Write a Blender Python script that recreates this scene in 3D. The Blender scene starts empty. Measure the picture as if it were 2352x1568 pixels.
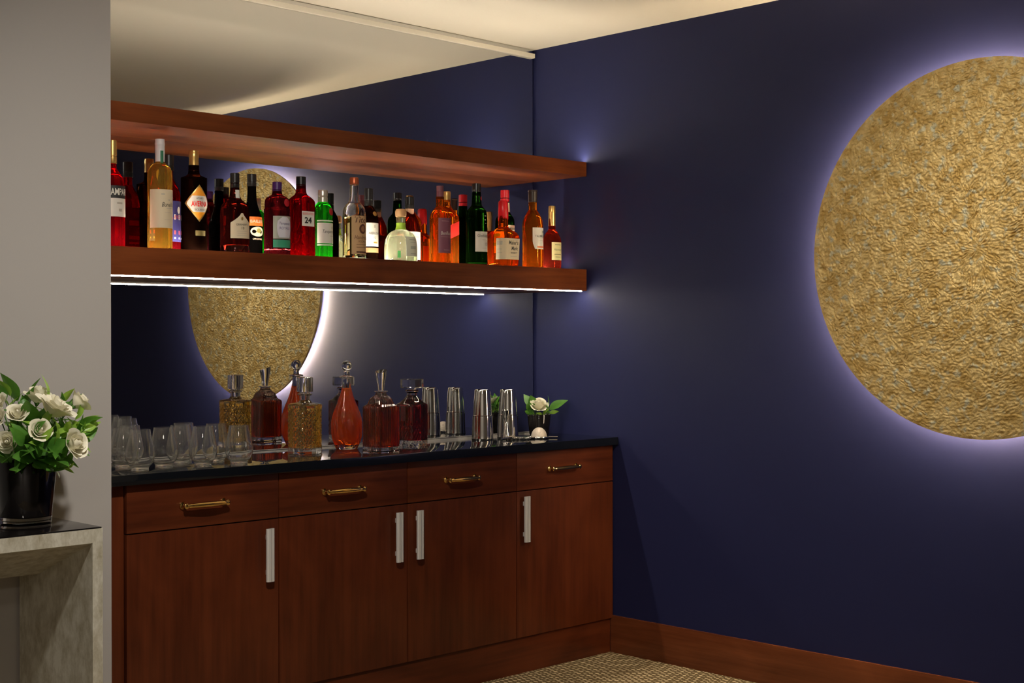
import bpy, bmesh, math, random
from mathutils import Vector, Matrix, noise
random.seed(7)
S = bpy.context.scene
COL = S.collection
PI = math.pi

# ------------------------------------------------------------------ camera
FPX, CAM = 3202.3, Vector((-4.5123, -4.3941, 1.3429))
YAW, PITCH, ROLL = math.radians(44.826), math.radians(-0.145), math.radians(-0.07)
R_ = Vector((math.cos(YAW), -math.sin(YAW), 0)); F_ = Vector((math.sin(YAW), math.cos(YAW), 0)); Z_ = Vector((0, 0, 1))
FW = F_*math.cos(PITCH) + Z_*math.sin(PITCH); U0 = -F_*math.sin(PITCH) + Z_*math.cos(PITCH)
RT = R_*math.cos(ROLL) + U0*math.sin(ROLL); UP = -R_*math.sin(ROLL) + U0*math.cos(ROLL)
cam = bpy.data.cameras.new('camera'); cam.sensor_width = 36; cam.lens = FPX/2352*36; cam.clip_start = 0.05
co = bpy.data.objects.new('camera', cam); COL.objects.link(co); S.camera = co
co.matrix_world = Matrix(((RT.x, UP.x, -FW.x, CAM.x), (RT.y, UP.y, -FW.y, CAM.y), (RT.z, UP.z, -FW.z, CAM.z), (0, 0, 0, 1)))
def proj(P):
    v = Vector(P) - CAM
    return (1176 + FPX*v.dot(RT)/v.dot(FW), 784 - FPX*v.dot(UP)/v.dot(FW))
def ray(u, v): return FW + RT*((u-1176)/FPX) + UP*((784-v)/FPX)
def at_y(u, v, y):                       # point seen at pixel u,v on the plane y = const
    r = ray(u, v); return CAM + r*((y-CAM.y)/r.y)
def at_z(u, v, z):
    r = ray(u, v); return CAM + r*((z-CAM.z)/r.z)
def at_d(u, v, d): return CAM + ray(u, v)*d
def xat(u, y): return at_y(u, 784, y).x
def depth(P): return (Vector(P)-CAM).dot(FW)

# ------------------------------------------------------------------ light and view
S.view_settings.view_transform = 'Standard'; S.view_settings.look = 'None'
S.view_settings.exposure = 0.0; S.view_settings.gamma = 1.0; S.view_settings.use_curve_mapping = False
try:
    S.cycles.use_denoising = True; S.cycles.denoiser = 'OPENIMAGEDENOISE'
    S.cycles.denoising_input_passes = 'RGB_ALBEDO_NORMAL'
    S.cycles.sample_clamp_indirect = 6.0; S.cycles.blur_glossy = 0.0
    S.cycles.max_bounces = 14; S.cycles.transmission_bounces = 14; S.cycles.glossy_bounces = 8
except Exception: pass
W = bpy.data.worlds.new('world'); S.world = W; W.use_nodes = True
W.node_tree.nodes['Background'].inputs[0].default_value = (0.02, 0.018, 0.015, 1)
W.node_tree.nodes['Background'].inputs[1].default_value = 1.0
CEIL = 2.6408
def lamp(name, loc, power, size, color=(1, .86, .68), target=None, spread=PI):
    l = bpy.data.lights.new(name, 'AREA'); l.shape = 'DISK'; l.size = size; l.energy = power; l.color = color; l.spread = spread
    o = bpy.data.objects.new(name, l); COL.objects.link(o); o.location = loc
    d = (Vector(target)-Vector(loc)) if target else Vector((0, 0, -1))
    o.rotation_euler = d.to_track_quat('-Z', 'Y').to_euler()
    return o
lamp('downlight_and_fill', (-2.95, -2.25, CEIL-.01), 30, .16, color=(1, .92, .82), target=(-1.85, -.72, .2), spread=math.radians(112))
lamp('downlight_and_fill', (-1.30, -2.3, CEIL-.01), 3.8, .12, color=(1, .90, .76), target=(0, -2.15, 1.60), spread=math.radians(66))
lamp('downlight_and_fill', (-4.9, -4.4, CEIL-.01), 11, .30, color=(1, .92, .82))  # added fill for the ambient level, an unseen source
lamp('downlight_and_fill', (-6.3, -5.5, CEIL-.01), 40, .30, color=(1, .90, .78))  # added unseen fill, brightens the rear walls that glass and steel reflect
STRIP = (1.0, .88, .70)
P_UNDER, P_SHELF, P_TOP, P_MOON = 17.0, 13.5, 11.0, 55.0

# ------------------------------------------------------------------ materials
def new_mat(name):
    m = bpy.data.materials.new(name); m.use_nodes = True
    nt = m.node_tree; b = nt.nodes['Principled BSDF']
    return m, nt, b
MATS = {}
def pbr(name, col, rough=.5, metal=0, spec=.5, trans=0, ior=1.45, coat=0):
    if name in MATS: return MATS[name]
    m, nt, b = new_mat(name)
    b.inputs['Base Color'].default_value = (*col, 1); b.inputs['Roughness'].default_value = rough
    b.inputs['Metallic'].default_value = metal; b.inputs['Specular IOR Level'].default_value = spec
    b.inputs['Transmission Weight'].default_value = trans; b.inputs['IOR'].default_value = ior
    b.inputs['Coat Weight'].default_value = coat; b.inputs['Coat Roughness'].default_value = .08
    MATS[name] = m; return m
def emit(name, col, strength):
    m = bpy.data.materials.new(name); m.use_nodes = True; nt = m.node_tree; nt.nodes.clear()
    e = nt.nodes.new('ShaderNodeEmission'); o = nt.nodes.new('ShaderNodeOutputMaterial')
    e.inputs[0].default_value = (*col, 1); e.inputs[1].default_value = strength
    nt.links.new(e.outputs[0], o.inputs[0]); return m
def glass(name, col, body=0.0, bodycol=None, ior=1.45, rough=0.0):
    """tinted glass or spirit; 'body' adds some scattering by the liquid itself; on bare glass it paints a white sheen"""
    if name in MATS: return MATS[name]
    m = bpy.data.materials.new(name); m.use_nodes = True; nt = m.node_tree; nt.nodes.clear()
    o = nt.nodes.new('ShaderNodeOutputMaterial'); g = nt.nodes.new('ShaderNodeBsdfGlass')
    g.inputs['Color'].default_value = (*col, 1); g.inputs['IOR'].default_value = ior; g.inputs['Roughness'].default_value = rough
    if body > 0:
        bc = bodycol or col
        t = nt.nodes.new('ShaderNodeBsdfTranslucent'); t.inputs[0].default_value = (*bc, 1)
        d = nt.nodes.new('ShaderNodeBsdfDiffuse'); d.inputs[0].default_value = (*bc, 1)
        a = nt.nodes.new('ShaderNodeMixShader'); a.inputs[0].default_value = .5
        nt.links.new(t.outputs[0], a.inputs[1]); nt.links.new(d.outputs[0], a.inputs[2])
        x = nt.nodes.new('ShaderNodeMixShader'); x.inputs[0].default_value = body
        nt.links.new(g.outputs[0], x.inputs[1]); nt.links.new(a.outputs[0], x.inputs[2]); nt.links.new(x.outputs[0], o.inputs[0])
    else: nt.links.new(g.outputs[0], o.inputs[0])
    MATS[name] = m; return m
def wood(name, c1, c2, axis, rough=.32, scale=1.0, spec=.28):
    m, nt, b = new_mat(name); N = nt.nodes; L = nt.links
    tc = N.new('ShaderNodeTexCoord'); mp = N.new('ShaderNodeMapping')
    sc = [26*scale]*3; sc[axis] = 1.3*scale; mp.inputs['Scale'].default_value = sc
    L.new(tc.outputs['Object'], mp.inputs['Vector'])
    n1 = N.new('ShaderNodeTexNoise'); n1.inputs['Scale'].default_value = 1.6; n1.inputs['Detail'].default_value = 8; n1.inputs['Roughness'].default_value = .62
    L.new(mp.outputs[0], n1.inputs['Vector'])
    mp2 = N.new('ShaderNodeMapping'); s2 = [5.0]*3; s2[axis] = 2.2; mp2.inputs['Scale'].default_value = s2
    L.new(tc.outputs['Object'], mp2.inputs['Vector'])
    n2 = N.new('ShaderNodeTexNoise'); n2.inputs['Scale'].default_value = 1.0; n2.inputs['Detail'].default_value = 3; n2.inputs['Distortion'].default_value = .8
    L.new(mp2.outputs[0], n2.inputs['Vector'])
    mx = N.new('ShaderNodeMix'); mx.inputs[0].default_value = .5; L.new(n1.outputs['Fac'], mx.inputs[2]); L.new(n2.outputs['Fac'], mx.inputs[3])
    r = N.new('ShaderNodeValToRGB'); r.color_ramp.elements[0].position = .32; r.color_ramp.elements[1].position = .68
    r.color_ramp.elements[0].color = (*c1, 1); r.color_ramp.elements[1].color = (*c2, 1)
    L.new(mx.outputs[0], r.inputs[0]); L.new(r.outputs[0], b.inputs['Base Color'])
    b.inputs['Roughness'].default_value = rough; b.inputs['Specular IOR Level'].default_value = spec
    bp = N.new('ShaderNodeBump'); bp.inputs['Strength'].default_value = .04; bp.inputs['Distance'].default_value = .002
    L.new(n1.outputs['Fac'], bp.inputs['Height']); L.new(bp.outputs[0], b.inputs['Normal'])
    return m
CH1, CH2 = (.042, .0080, .0030), (.118, .0265, .0082)
M_WOODV = wood('cherry_vertical', CH1, CH2, 2); M_WOODH = wood('cherry_horizontal', CH1, CH2, 0)
M_WOODY = wood('cherry_baseboard', (.075, .018, .007), (.20, .058, .020), 1, .25); M_SHELF = wood('cherry_shelf', (.056, .0105, .003), (.185, .048, .0115), 0, .42, 1.0, .18)

def paint(name, col, rough, bump=.15, scale=260, spec=.5):
    m, nt, b = new_mat(name); N = nt.nodes; L = nt.links
    b.inputs['Base Color'].default_value = (*col, 1); b.inputs['Roughness'].default_value = rough; b.inputs['Specular IOR Level'].default_value = spec
    tc = N.new('ShaderNodeTexCoord'); n = N.new('ShaderNodeTexNoise'); n.inputs['Scale'].default_value = scale; n.inputs['Detail'].default_value = 3
    L.new(tc.outputs['Object'], n.inputs['Vector']); bp = N.new('ShaderNodeBump'); bp.inputs['Strength'].default_value = bump; bp.inputs['Distance'].default_value = .001
    L.new(n.outputs['Fac'], bp.inputs['Height']); L.new(bp.outputs[0], b.inputs['Normal']); return m
M_NAVY = paint('navy_paint', (.0140, .0168, .062), .52, .10, 200, .16)
M_BEIGE = paint('greige_paint', (.36, .342, .325), .7, .1)
M_CEIL = paint('ceiling_paint', (.62, .575, .485), .85, .05)
M_BLACKSTONE = pbr('black_granite', (.005, .006, .008), .03, spec=.9)
M_BLACKGLASS = pbr('black_glass', (.006, .005, .005), .05, spec=.5)
M_GLASS = glass('clear_glass', (.985, .99, .985)); M_CRYSTAL = glass('crystal', (.99, .99, .99), .008, (.92, .92, .9), 1.52)  # crystal has a faint white sheen painted in through its body colour
M_STEEL = pbr('polished_steel', (.72, .71, .68), .09, 1); M_SATIN = pbr('satin_nickel', (.66, .645, .62), .36, .35)
M_GOLD = pbr('polished_brass', (.83, .55, .20), .16, 1); M_BLACK = pbr('black_plastic', (.012, .011, .011), .3)
M_ALU = pbr('aluminium_channel', (.75, .72, .66), .4, .6)

# ------------------------------------------------------------------ mesh helpers
def obj(name, verts, faces, mat, parent=None, smooth=False, angle=35, loc=None):
    me = bpy.data.meshes.new(name); me.from_pydata([tuple(v) for v in verts], [], faces); me.update()
    return obj_me(name, me, mat, parent, smooth, angle, loc)
def obj_me(name, me, mat, parent=None, smooth=False, angle=35, loc=None):
    if mat and not me.materials: me.materials.append(mat)
    if smooth:
        for p in me.polygons: p.use_smooth = True
        me.set_sharp_from_angle(angle=math.radians(angle))
    o = bpy.data.objects.new(name, me); COL.objects.link(o)
    if parent: o.parent = parent
    if loc: o.location = loc
    return o
def box_data(x0, x1, y0, y1, z0, z1):
    v = [(x, y, z) for x in (x0, x1) for y in (y0, y1) for z in (z0, z1)]
    f = [(0, 1, 3, 2), (4, 6, 7, 5), (0, 4, 5, 1), (2, 3, 7, 6), (0, 2, 6, 4), (1, 5, 7, 3)]
    return v, f
def bbox(name, x0, x1, y0, y1, z0, z1, mat, parent=None, bevel=0.0, loc=None):
    bm = bmesh.new(); v, f = box_data(x0, x1, y0, y1, z0, z1)
    vs = [bm.verts.new(p) for p in v]
    for q in f: bm.faces.new([vs[i] for i in q])
    bmesh.ops.recalc_face_normals(bm, faces=bm.faces)
    if bevel: bmesh.ops.bevel(bm, geom=list(bm.edges), offset=bevel, segments=2, affect='EDGES', profile=.7)
    me = bpy.data.meshes.new(name); bm.to_mesh(me); bm.free()
    return obj_me(name, me, mat, parent, bool(bevel), 40, loc)
def thing(name, label, cat, loc=(0, 0, 0), rotz=0, group=None):
    o = bpy.data.objects.new(name, None); COL.objects.link(o); o.empty_display_size = .05
    o.location = loc; o.rotation_euler = (0, 0, rotz); return tag(o, label, cat, group)
def tag(o, label, cat, group=None):
    o['label'] = label; o['category'] = cat
    if group: o['group'] = group
    return o
def struct(o, label):
    o['kind'] = 'structure'; o['label'] = label; return o
def tube(path, radii, n=10, cap=True):
    """swept round tube along 3-D points"""
    vs, fs = [], []; P = [Vector(p) for p in path]
    if not hasattr(radii, '__len__'): radii = [radii]*len(P)
    up = Vector((0, 0, 1)); prev = None
    for i, p in enumerate(P):
        t = (P[min(i+1, len(P)-1)]-P[max(i-1, 0)]).normalized()
        a = prev if prev else (up if abs(t.dot(up)) < .9 else Vector((1, 0, 0)))
        a = (a - t*a.dot(t)).normalized(); b = t.cross(a); prev = a
        for k in range(n):
            w = 2*PI*k/n; vs.append(p + (a*math.cos(w)+b*math.sin(w))*radii[i])
    for i in range(len(P)-1):
        for k in range(n):
            k2 = (k+1) % n; fs.append((i*n+k, i*n+k2, (i+1)*n+k2, (i+1)*n+k))
    if cap:
        fs.append(tuple(range(n-1, -1, -1))); fs.append(tuple(range((len(P)-1)*n, len(P)*n)))
    return vs, fs
def merge(*parts):
    vs, fs = [], []
    for v, f in parts:
        b = len(vs); vs += list(v); fs += [tuple(i+b for i in q) for q in f]
    return vs, fs

# polar lofted bodies: front is -Y, angle grows towards +X
class Body:
    def __init__(s, rows, poly=None, sx=1, sy=1, n=48, mod=None, phase=0.0):
        s.rows = rows; s.poly = poly; s.sx = sx; s.sy = sy; s.n = n; s.mod = mod
    def par(s, z):
        R = s.rows
        if z <= R[0][0]: return R[0][1], (R[0][2] if len(R[0]) > 2 else 0)
        for a, b in zip(R, R[1:]):
            if a[0] <= z <= b[0]:
                t = 0 if b[0] == a[0] else (z-a[0])/(b[0]-a[0])
                wa = a[2] if len(a) > 2 else 0; wb = b[2] if len(b) > 2 else 0
                return a[1]+(b[1]-a[1])*t, wa+(wb-wa)*t
        return R[-1][1], (R[-1][2] if len(R[-1]) > 2 else 0)
    def rad(s, phi, R, w):
        r = R
        if s.poly and w: r = R*((1-w)+w*s.poly(phi))
        return r
    def pt(s, phi, z, off=0.0, R=None, w=None):
        if R is None: R, w = s.par(z)
        r = s.rad(phi, R, w)
        if s.mod and off == 0.0: r += s.mod(phi, z)
        x, y = math.sin(phi)*r*s.sx, -math.cos(phi)*r*s.sy
        if off:
            l = math.hypot(x, y) or 1; x += x/l*off; y += y/l*off
        return Vector((x, y, z))
    def data(s, cap=True, inward=False):
        vs, fs = [], []; n = s.n
        for row in s.rows:
            w = row[2] if len(row) > 2 else 0
            for k in range(n): vs.append(s.pt(2*PI*k/n, row[0], 0.0, row[1], w))
        m = len(s.rows)
        for i in range(m-1):
            for k in range(n):
                k2 = (k+1) % n; fs.append((i*n+k, i*n+k2, (i+1)*n+k2, (i+1)*n+k))
        if cap:
            vs.append(Vector((0, 0, s.rows[0][0]))); vs.append(Vector((0, 0, s.rows[-1][0]))); b, t = len(vs)-2, len(vs)-1
            for k in range(n):
                k2 = (k+1) % n; fs.append((b, k2, k)); fs.append((t, (m-1)*n+k, (m-1)*n+k2))
        if inward: fs = [q[::-1] for q in fs]
        return vs, fs
    def make(s, name, mat, parent, angle=40): 
        v, f = s.data(); return obj(name, v, f, mat, parent, True, angle)
    def phi_s(s, sv, z):
        """angle for an arc length sv from the front"""
        R, w = s.par(z); phi = 0; acc = 0; st = .01*(1 if sv >= 0 else -1); p = s.pt(0, z, 1e-6)
        for _ in range(700):
            q = s.pt(phi+st, z, 1e-6); d = (q-p).length
            if acc+d >= abs(sv): return phi + st*(abs(sv)-acc)/max(d, 1e-9)
            acc += d; phi += st; p = q
        return phi
    def wrap(s, sv, z, off, s0=0.0): return s.pt(s.phi_s(sv+s0, z), z, off)
    def label(s, name, parent, mat, z0, z1, left, right=None, off=.0007, nz=6, ns=14, s0=0.0):
        """a label patch; left/right are arc lengths or functions of t in 0..1 (bottom to top)"""
        lf = left if callable(left) else (lambda t: -left)
        rf = (right if callable(right) else (lambda t: right)) if right is not None else (lambda t: -lf(t))
        vs, fs = [], []
        for i in range(nz+1):
            t = i/nz; z = z0+(z1-z0)*t; a, b = lf(t), rf(t)
            for k in range(ns+1): vs.append(s.wrap(a+(b-a)*k/ns, z, off, s0))
        for i in range(nz):
            for k in range(ns):
                a = i*(ns+1)+k; fs.append((a, a+1, a+ns+2, a+ns+1))
        return obj(name, vs, fs, mat, parent, True, 60)
    def text(s, parent, txt, size, z, mat, s0=0.0, off=.0013, shear=0, bold=0, widthfit=None, squash=1.0):
        v, f = text_data(txt, size, shear, bold)
        if widthfit:
            wd = max(p[0] for p in v)-min(p[0] for p in v); k = widthfit/wd
            v = [(p[0]*k, p[1]) for p in v]
        return obj('lettering', [s.wrap(p[0], z+p[1]*squash, off, s0) for p in v], f, mat, parent)
    def marks(s, parent, rects, mat, off=.0013, name='print'):
        """printed bars and seals: (s_center, z, width, height)"""
        vs, fs = [], []
        for (a, z, w, h) in rects:
            b = len(vs); n = 4
            for k in range(n+1):
                for zz in (z-h/2, z+h/2): vs.append(s.wrap(a-w/2+w*k/n, zz, off))
            for k in range(n): fs.append((b+2*k, b+2*k+2, b+2*k+3, b+2*k+1))
        o = obj(name, vs, fs, mat, parent)
        if len(rects) > 1: o['kind'] = 'stuff'
        return o
    def disc(s, parent, a, z, rx, rz, mat, off=.0016, name='seal', n=20):
        vs = [s.wrap(a, z, off)]; 
        for k in range(n): vs.append(s.wrap(a+rx*math.cos(2*PI*k/n), z+rz*math.sin(2*PI*k/n), off))
        return obj(name, vs, [(0, 1+k, 1+(k+1) % n) for k in range(n)], mat, parent)
_tc = {}
def text_data(txt, size, shear=0, bold=0):
    key = (txt, round(size, 5), shear, bold)
    if key not in _tc:
        c = bpy.data.curves.new('t', 'FONT'); c.body = txt; c.size = size; c.align_x = 'CENTER'; c.align_y = 'CENTER'; c.shear = shear; c.offset = bold; c.resolution_u = 2
        o = bpy.data.objects.new('t', c); me = bpy.data.meshes.new_from_object(o)
        _tc[key] = ([(p.co.x, p.co.y) for p in me.vertices], [tuple(p.vertices) for p in me.polygons])
        bpy.data.objects.remove(o); bpy.data.meshes.remove(me); bpy.data.curves.remove(c)
    return _tc[key]
def smooth_rows(pts, sub=4):
    """Catmull-Rom through (z, r[, w]) rows"""
    out = []
    for i in range(len(pts)-1):
        p0, p1, p2, p3 = pts[max(i-1, 0)], pts[i], pts[i+1], pts[min(i+2, len(pts)-1)]
        for k in range(sub):
            t = k/sub
            out.append(tuple(.5*((2*b)+(-a+c)*t+(2*a-5*b+4*c-d)*t*t+(-a+3*b-3*c+d)*t**3) for a, b, c, d in zip(p0, p1, p2, p3)))
    out.append(tuple(pts[-1])); return out
def polyf(n, rot=0.0, sharp=1.0):
    """regular polygon, apothem 1"""
    def f(phi):
        st = 2*PI/n; a = (phi-rot+st/2) % st - st/2
        return min(1/math.cos(a), 1.0/math.cos(st/2)*sharp)
    return f
def chamf(c):                                    # square, apothem 1, faces to the axes, chamfered corners at distance c
    def f(phi):
        r = 1/max(abs(math.cos(phi)), abs(math.sin(phi)))
        q = c/max(1e-6, max(abs(math.cos(phi-PI/4)), abs(math.cos(phi+PI/4))))
        return min(r, q)
    return f

# ------------------------------------------------------------------ measures (metres)
DC, DS, DCAB, DTOE = .4971, .317, .4701, .460
ZC, ZCB, ZGAP, ZDB, ZBB = .92, .8873, .7316, .1466, .158
ZUT, ZUB, ZLT, ZLB = 2.107, 2.045, 1.6405, 1.5475
XL = -2.395                        # left end of the bar niche
YW = -.54                          # face of the greige wall in front of the niche

# ------------------------------------------------------------------ room shell
def carpet():
    m, nt, b = new_mat('patterned_carpet'); N = nt.nodes; L = nt.links
    tc = N.new('ShaderNodeTexCoord'); lines = None
    nd = N.new('ShaderNodeTexNoise'); nd.inputs['Scale'].default_value = 3; L.new(tc.outputs['Object'], nd.inputs['Vector'])
    for (cx, cy, sc, wd) in ((-.75, -1.15, 33, .34), (.35, -.2, 46, .40), (-1.9, -.1, 46, .40)):
        mp = N.new('ShaderNodeMapping'); mp.inputs['Location'].default_value = (-cx, -cy, 0); L.new(tc.outputs['Object'], mp.inputs['Vector'])
        vl = N.new('ShaderNodeVectorMath'); vl.operation = 'LENGTH'; L.new(mp.outputs[0], vl.inputs[0])
        ad = N.new('ShaderNodeMath'); ad.operation = 'MULTIPLY_ADD'; ad.inputs[1].default_value = .05; L.new(nd.outputs['Fac'], ad.inputs[0]); L.new(vl.outputs['Value'], ad.inputs[2])
        mu = N.new('ShaderNodeMath'); mu.operation = 'MULTIPLY'; mu.inputs[1].default_value = sc; L.new(ad.outputs[0], mu.inputs[0])
        fr = N.new('ShaderNodeMath'); fr.operation = 'FRACT'; L.new(mu.outputs[0], fr.inputs[0])
        lt = N.new('ShaderNodeMath'); lt.operation = 'LESS_THAN'; lt.inputs[1].default_value = wd; L.new(fr.outputs[0], lt.inputs[0])
        if lines is None: lines = lt
        else:
            mx = N.new('ShaderNodeMath'); mx.operation = 'MAXIMUM'; L.new(lines.outputs[0], mx.inputs[0]); L.new(lt.outputs[0], mx.inputs[1]); lines = mx
    c = N.new('ShaderNodeMix'); c.data_type = 'RGBA'; c.inputs[6].default_value = (.62, .51, .33, 1); c.inputs[7].default_value = (.12, .082, .038, 1)
    L.new(lines.outputs[0], c.inputs[0]); L.new(c.outputs[2], b.inputs['Base Color']); b.inputs['Roughness'].default_value = .95; b.inputs['Specular IOR Level'].default_value = .1
    n = N.new('ShaderNodeTexNoise'); n.inputs['Scale'].default_value = 500; L.new(tc.outputs['Object'], n.inputs['Vector'])
    bp = N.new('ShaderNodeBump'); bp.inputs['Strength'].default_value = .4; bp.inputs['Distance'].default_value = .003; L.new(n.outputs['Fac'], bp.inputs['Height']); L.new(bp.outputs[0], b.inputs['Normal'])
    return m
X0, Y0 = -7.2, -6.6
struct(bbox('floor', X0, .15, Y0, .15, -.1, 0, carpet()), 'beige carpet with a brown net of curved lines')
struct(bbox('ceiling', X0, .15, Y0, .15, CEIL, CEIL+.1, M_CEIL), 'plain cream ceiling')
struct(bbox('wall_right', 0, .15, Y0, .15, 0, CEIL, M_NAVY), 'navy blue painted wall')
struct(bbox('wall_back', XL, 0, .012, .15, 0, CEIL, M_NAVY), 'wall behind the bar mirror')
struct(bbox('wall_left', X0, XL, YW, .15, 0, CEIL, M_BEIGE), 'plain greige wall at the left of the bar niche')
struct(bbox('wall_side', X0-.15, X0, Y0, .15, 0, CEIL, M_BEIGE), 'greige side wall')
struct(bbox('wall_front', X0, .15, Y0-.15, Y0, 0, CEIL, M_BEIGE), 'greige wall across the room')
struct(bbox('baseboard_right', -.012, 0, Y0, -DTOE, 0, ZBB, M_WOODY, bevel=.002), 'cherry wood baseboard along the navy wall')
struct(bbox('trim_1', XL, -.012, -.016, -.001, CEIL-.040, CEIL-.020, M_CEIL, bevel=.002), 'cream rail near the top of the mirror')

# mirror
mm, nt, b = new_mat('silvered_mirror'); b.inputs['Base Color'].default_value = (.84, .86, .87, 1); b.inputs['Metallic'].default_value = 1; b.inputs['Roughness'].default_value = 0.0
mir = thing('wall_mirror', 'large frameless mirror covering the wall behind the bar shelves', 'mirror', (0, 0, ZC))
bbox('mirror_glass', XL+.002, -.013, .0, .008, .0026, CEIL-ZC-.001, mm, mir)
bbox('bottom_channel', XL+.002, -.013, -.0012, .008, .0003, .0025, pbr('grey_caulk', (.22, .21, .20), .5), mir)

# ------------------------------------------------------------------ shelves with light strips
def strip_mat(name, power, area): return emit(name, STRIP, power/(area*PI))
sh = thing('floating_shelf', 'upper cherry wood shelf with nothing on it, above the bottles', 'shelf', (0, 0, ZUB))
bbox('board', XL+.001, -.001, -DS, -.0005, 0, ZUT-ZUB, M_SHELF, sh, .002)
Ls = 2.32
bbox('light_strip', XL+.02, -.010, -DS+.006, -DS+.018, ZUT-ZUB-.004, ZUT-ZUB+.0006, strip_mat('led_top', P_TOP, Ls*.0132), sh)
sh = thing('floating_shelf', 'lower cherry wood shelf holding the row of liquor bottles', 'shelf', (0, 0, ZLB))
bbox('board', XL+.001, -.001, -DS, -.0005, 0, ZLT-ZLB, M_SHELF, sh, .002)
bbox('light_strip', XL+.02, -.030, -DS+.002, -DS+.014, -.0038, 0, strip_mat('led_under', P_UNDER, Ls*.0200), sh)
bbox('light_strip', XL+.02, -.035, -.204, -.186, ZLT-ZLB-.004, ZLT-ZLB+.0002, strip_mat('led_shelf', P_SHELF, Ls*.018), sh)

# ------------------------------------------------------------------ cabinets and counter
bbox_o = bbox('countertop', XL+.001, -.001, -DC, -.0005, ZCB, ZC, M_BLACKSTONE, None, .0015)
tag(bbox_o, 'polished black stone countertop over the cherry cabinets', 'countertop')
def drawer_pull(parent, xc, z, half, yf):
    g = []
    for s in (-1, 1):
        bd = Body([(0, .0125), (.003, .0135), (.006, .012), (.010, .007), (.020, .0058), (.0245, .0088), (.028, .0090), (.0305, .0055), (.031, .001)], n=16)
        v, f = bd.data(); g.append(([Vector((xc+s*half+p.x, yf-p.z, z+p.y)) for p in v], f))
    pts, rr = [], []
    for i in range(25):
        t = -1+2*i/24; pts.append((xc+t*half, yf-.026-.004*(1-t*t), z))
        a = abs(t); rr.append(.0052+.0042*(1-a*a)*(1 if a < .78 else .4) + (.0022 if .78 < a < .88 else 0))
    g.append(tube(pts, rr, 12))
    v, f = merge(*g); return obj('pull', v, f, M_GOLD, parent, True, 50)
def door_handle(parent, xc, z0, z1, yf, w=.030):
    vs, fs = [], []; n = 12                         # a flat bowed bar standing off the door
    sec = [(-w/2, 0), (-w/2+.004, -.003), (-w*.1, -.0042), (w*.1, -.0022), (w/2-.004, -.003), (w/2, 0), (w/2, .007), (-w/2, .007)]
    for i in range(n+1):
        t = i/n; bow = -.010-.016*math.sin(PI*min(1, max(0, t)))**.5*0-.012
        for (a, c) in sec: vs.append((xc+a, yf+bow+c, z0+(z1-z0)*t))
    k = len(sec)
    for i in range(n):
        for j in range(k): fs.append((i*k+j, i*k+(j+1) % k, (i+1)*k+(j+1) % k, (i+1)*k+j))
    fs.append(tuple(range(k-1, -1, -1))); fs.append(tuple(range(n*k, n*k+k)))
    posts = [box_data(xc-.006, xc+.006, yf-.016, yf, zz-.008, zz+.008) for zz in (z0+.03, z1-.03)]
    v, f = merge((vs, fs), *posts); return obj('handle', v, f, M_SATIN, parent, False)
gaps = [-2.3065, -1.7322, -1.1577, -.5866, -.004]
pulls = [((427, 1162), (521, 1153)), ((753, 1131), (835, 1121)), ((1032, 1103), (1098, 1096)), ((1270, 1077), (1330, 1070))]
hand = [(623.5, 1214, 1336), (921, 1177, 1291), (968, 1172, 1284), (1214, 1140, 1245)]
desc = ['cabinet at the left end of the counter, next to the greige wall', 'second cabinet from the left, handle on its right edge', 'third cabinet from the left, handle on its left edge', 'cabinet at the right end of the counter, against the navy wall']
for i in range(4):
    a, b = gaps[i], gaps[i+1]; g = .0021
    c = thing('base_cabinet', 'cherry wood '+desc[i], 'cabinet', ((a+b)/2, -.01, ZDB-.001), group='cherry cabinets under the counter')
    ox, oy, oz = (a+b)/2, -.01, ZDB-.001
    bbox('body', a-ox+.0005, b-ox-.0005, -DCAB+.02-oy, -.001-oy, 0, ZCB-oz-.0005, M_WOODV, c)
    dr = bbox('drawer', a-ox+g, b-ox-g, -DCAB-oy, -DCAB+.019-oy, ZGAP+g-oz, ZCB-.003-oz, M_WOODH, c, .0012)
    do = bbox('door', a-ox+g, b-ox-g, -DCAB-oy, -DCAB+.019-oy, ZDB-oz, ZGAP-g-oz, M_WOODV, c, .0012)
    (u0, v0), (u1, v1) = pulls[i]; yp = -DCAB-.02
    p0, p1 = at_y(u0, v0, yp), at_y(u1, v1, yp)
    drawer_pull(dr, (p0.x+p1.x)/2-ox, (p0.z+p1.z)/2-oz, (p1.x-p0.x)/2, -DCAB-oy)
    u, v0, v1 = hand[i]; yh = -DCAB-.025
    q0, q1 = at_y(u, v0, yh), at_y(u, v1, yh)
    door_handle(do, q0.x-ox, q1.z-oz, q0.z-oz, -DCAB-oy)
tag(bbox('filler_panel', XL+.002, gaps[0]-.003, -DCAB+.012, -.02, .0, ZCB-.0005, M_WOODV, None, .001), 'narrow cherry filler panel between the left cabinet and the greige wall', 'panel')
tag(bbox('toe_kick', gaps[0]-.002, -.013, -DTOE, -.02, 0, ZDB-.0015, M_WOODH, None, .001), 'cherry toe kick board along the floor under the cabinets', 'toe kick')

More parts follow.
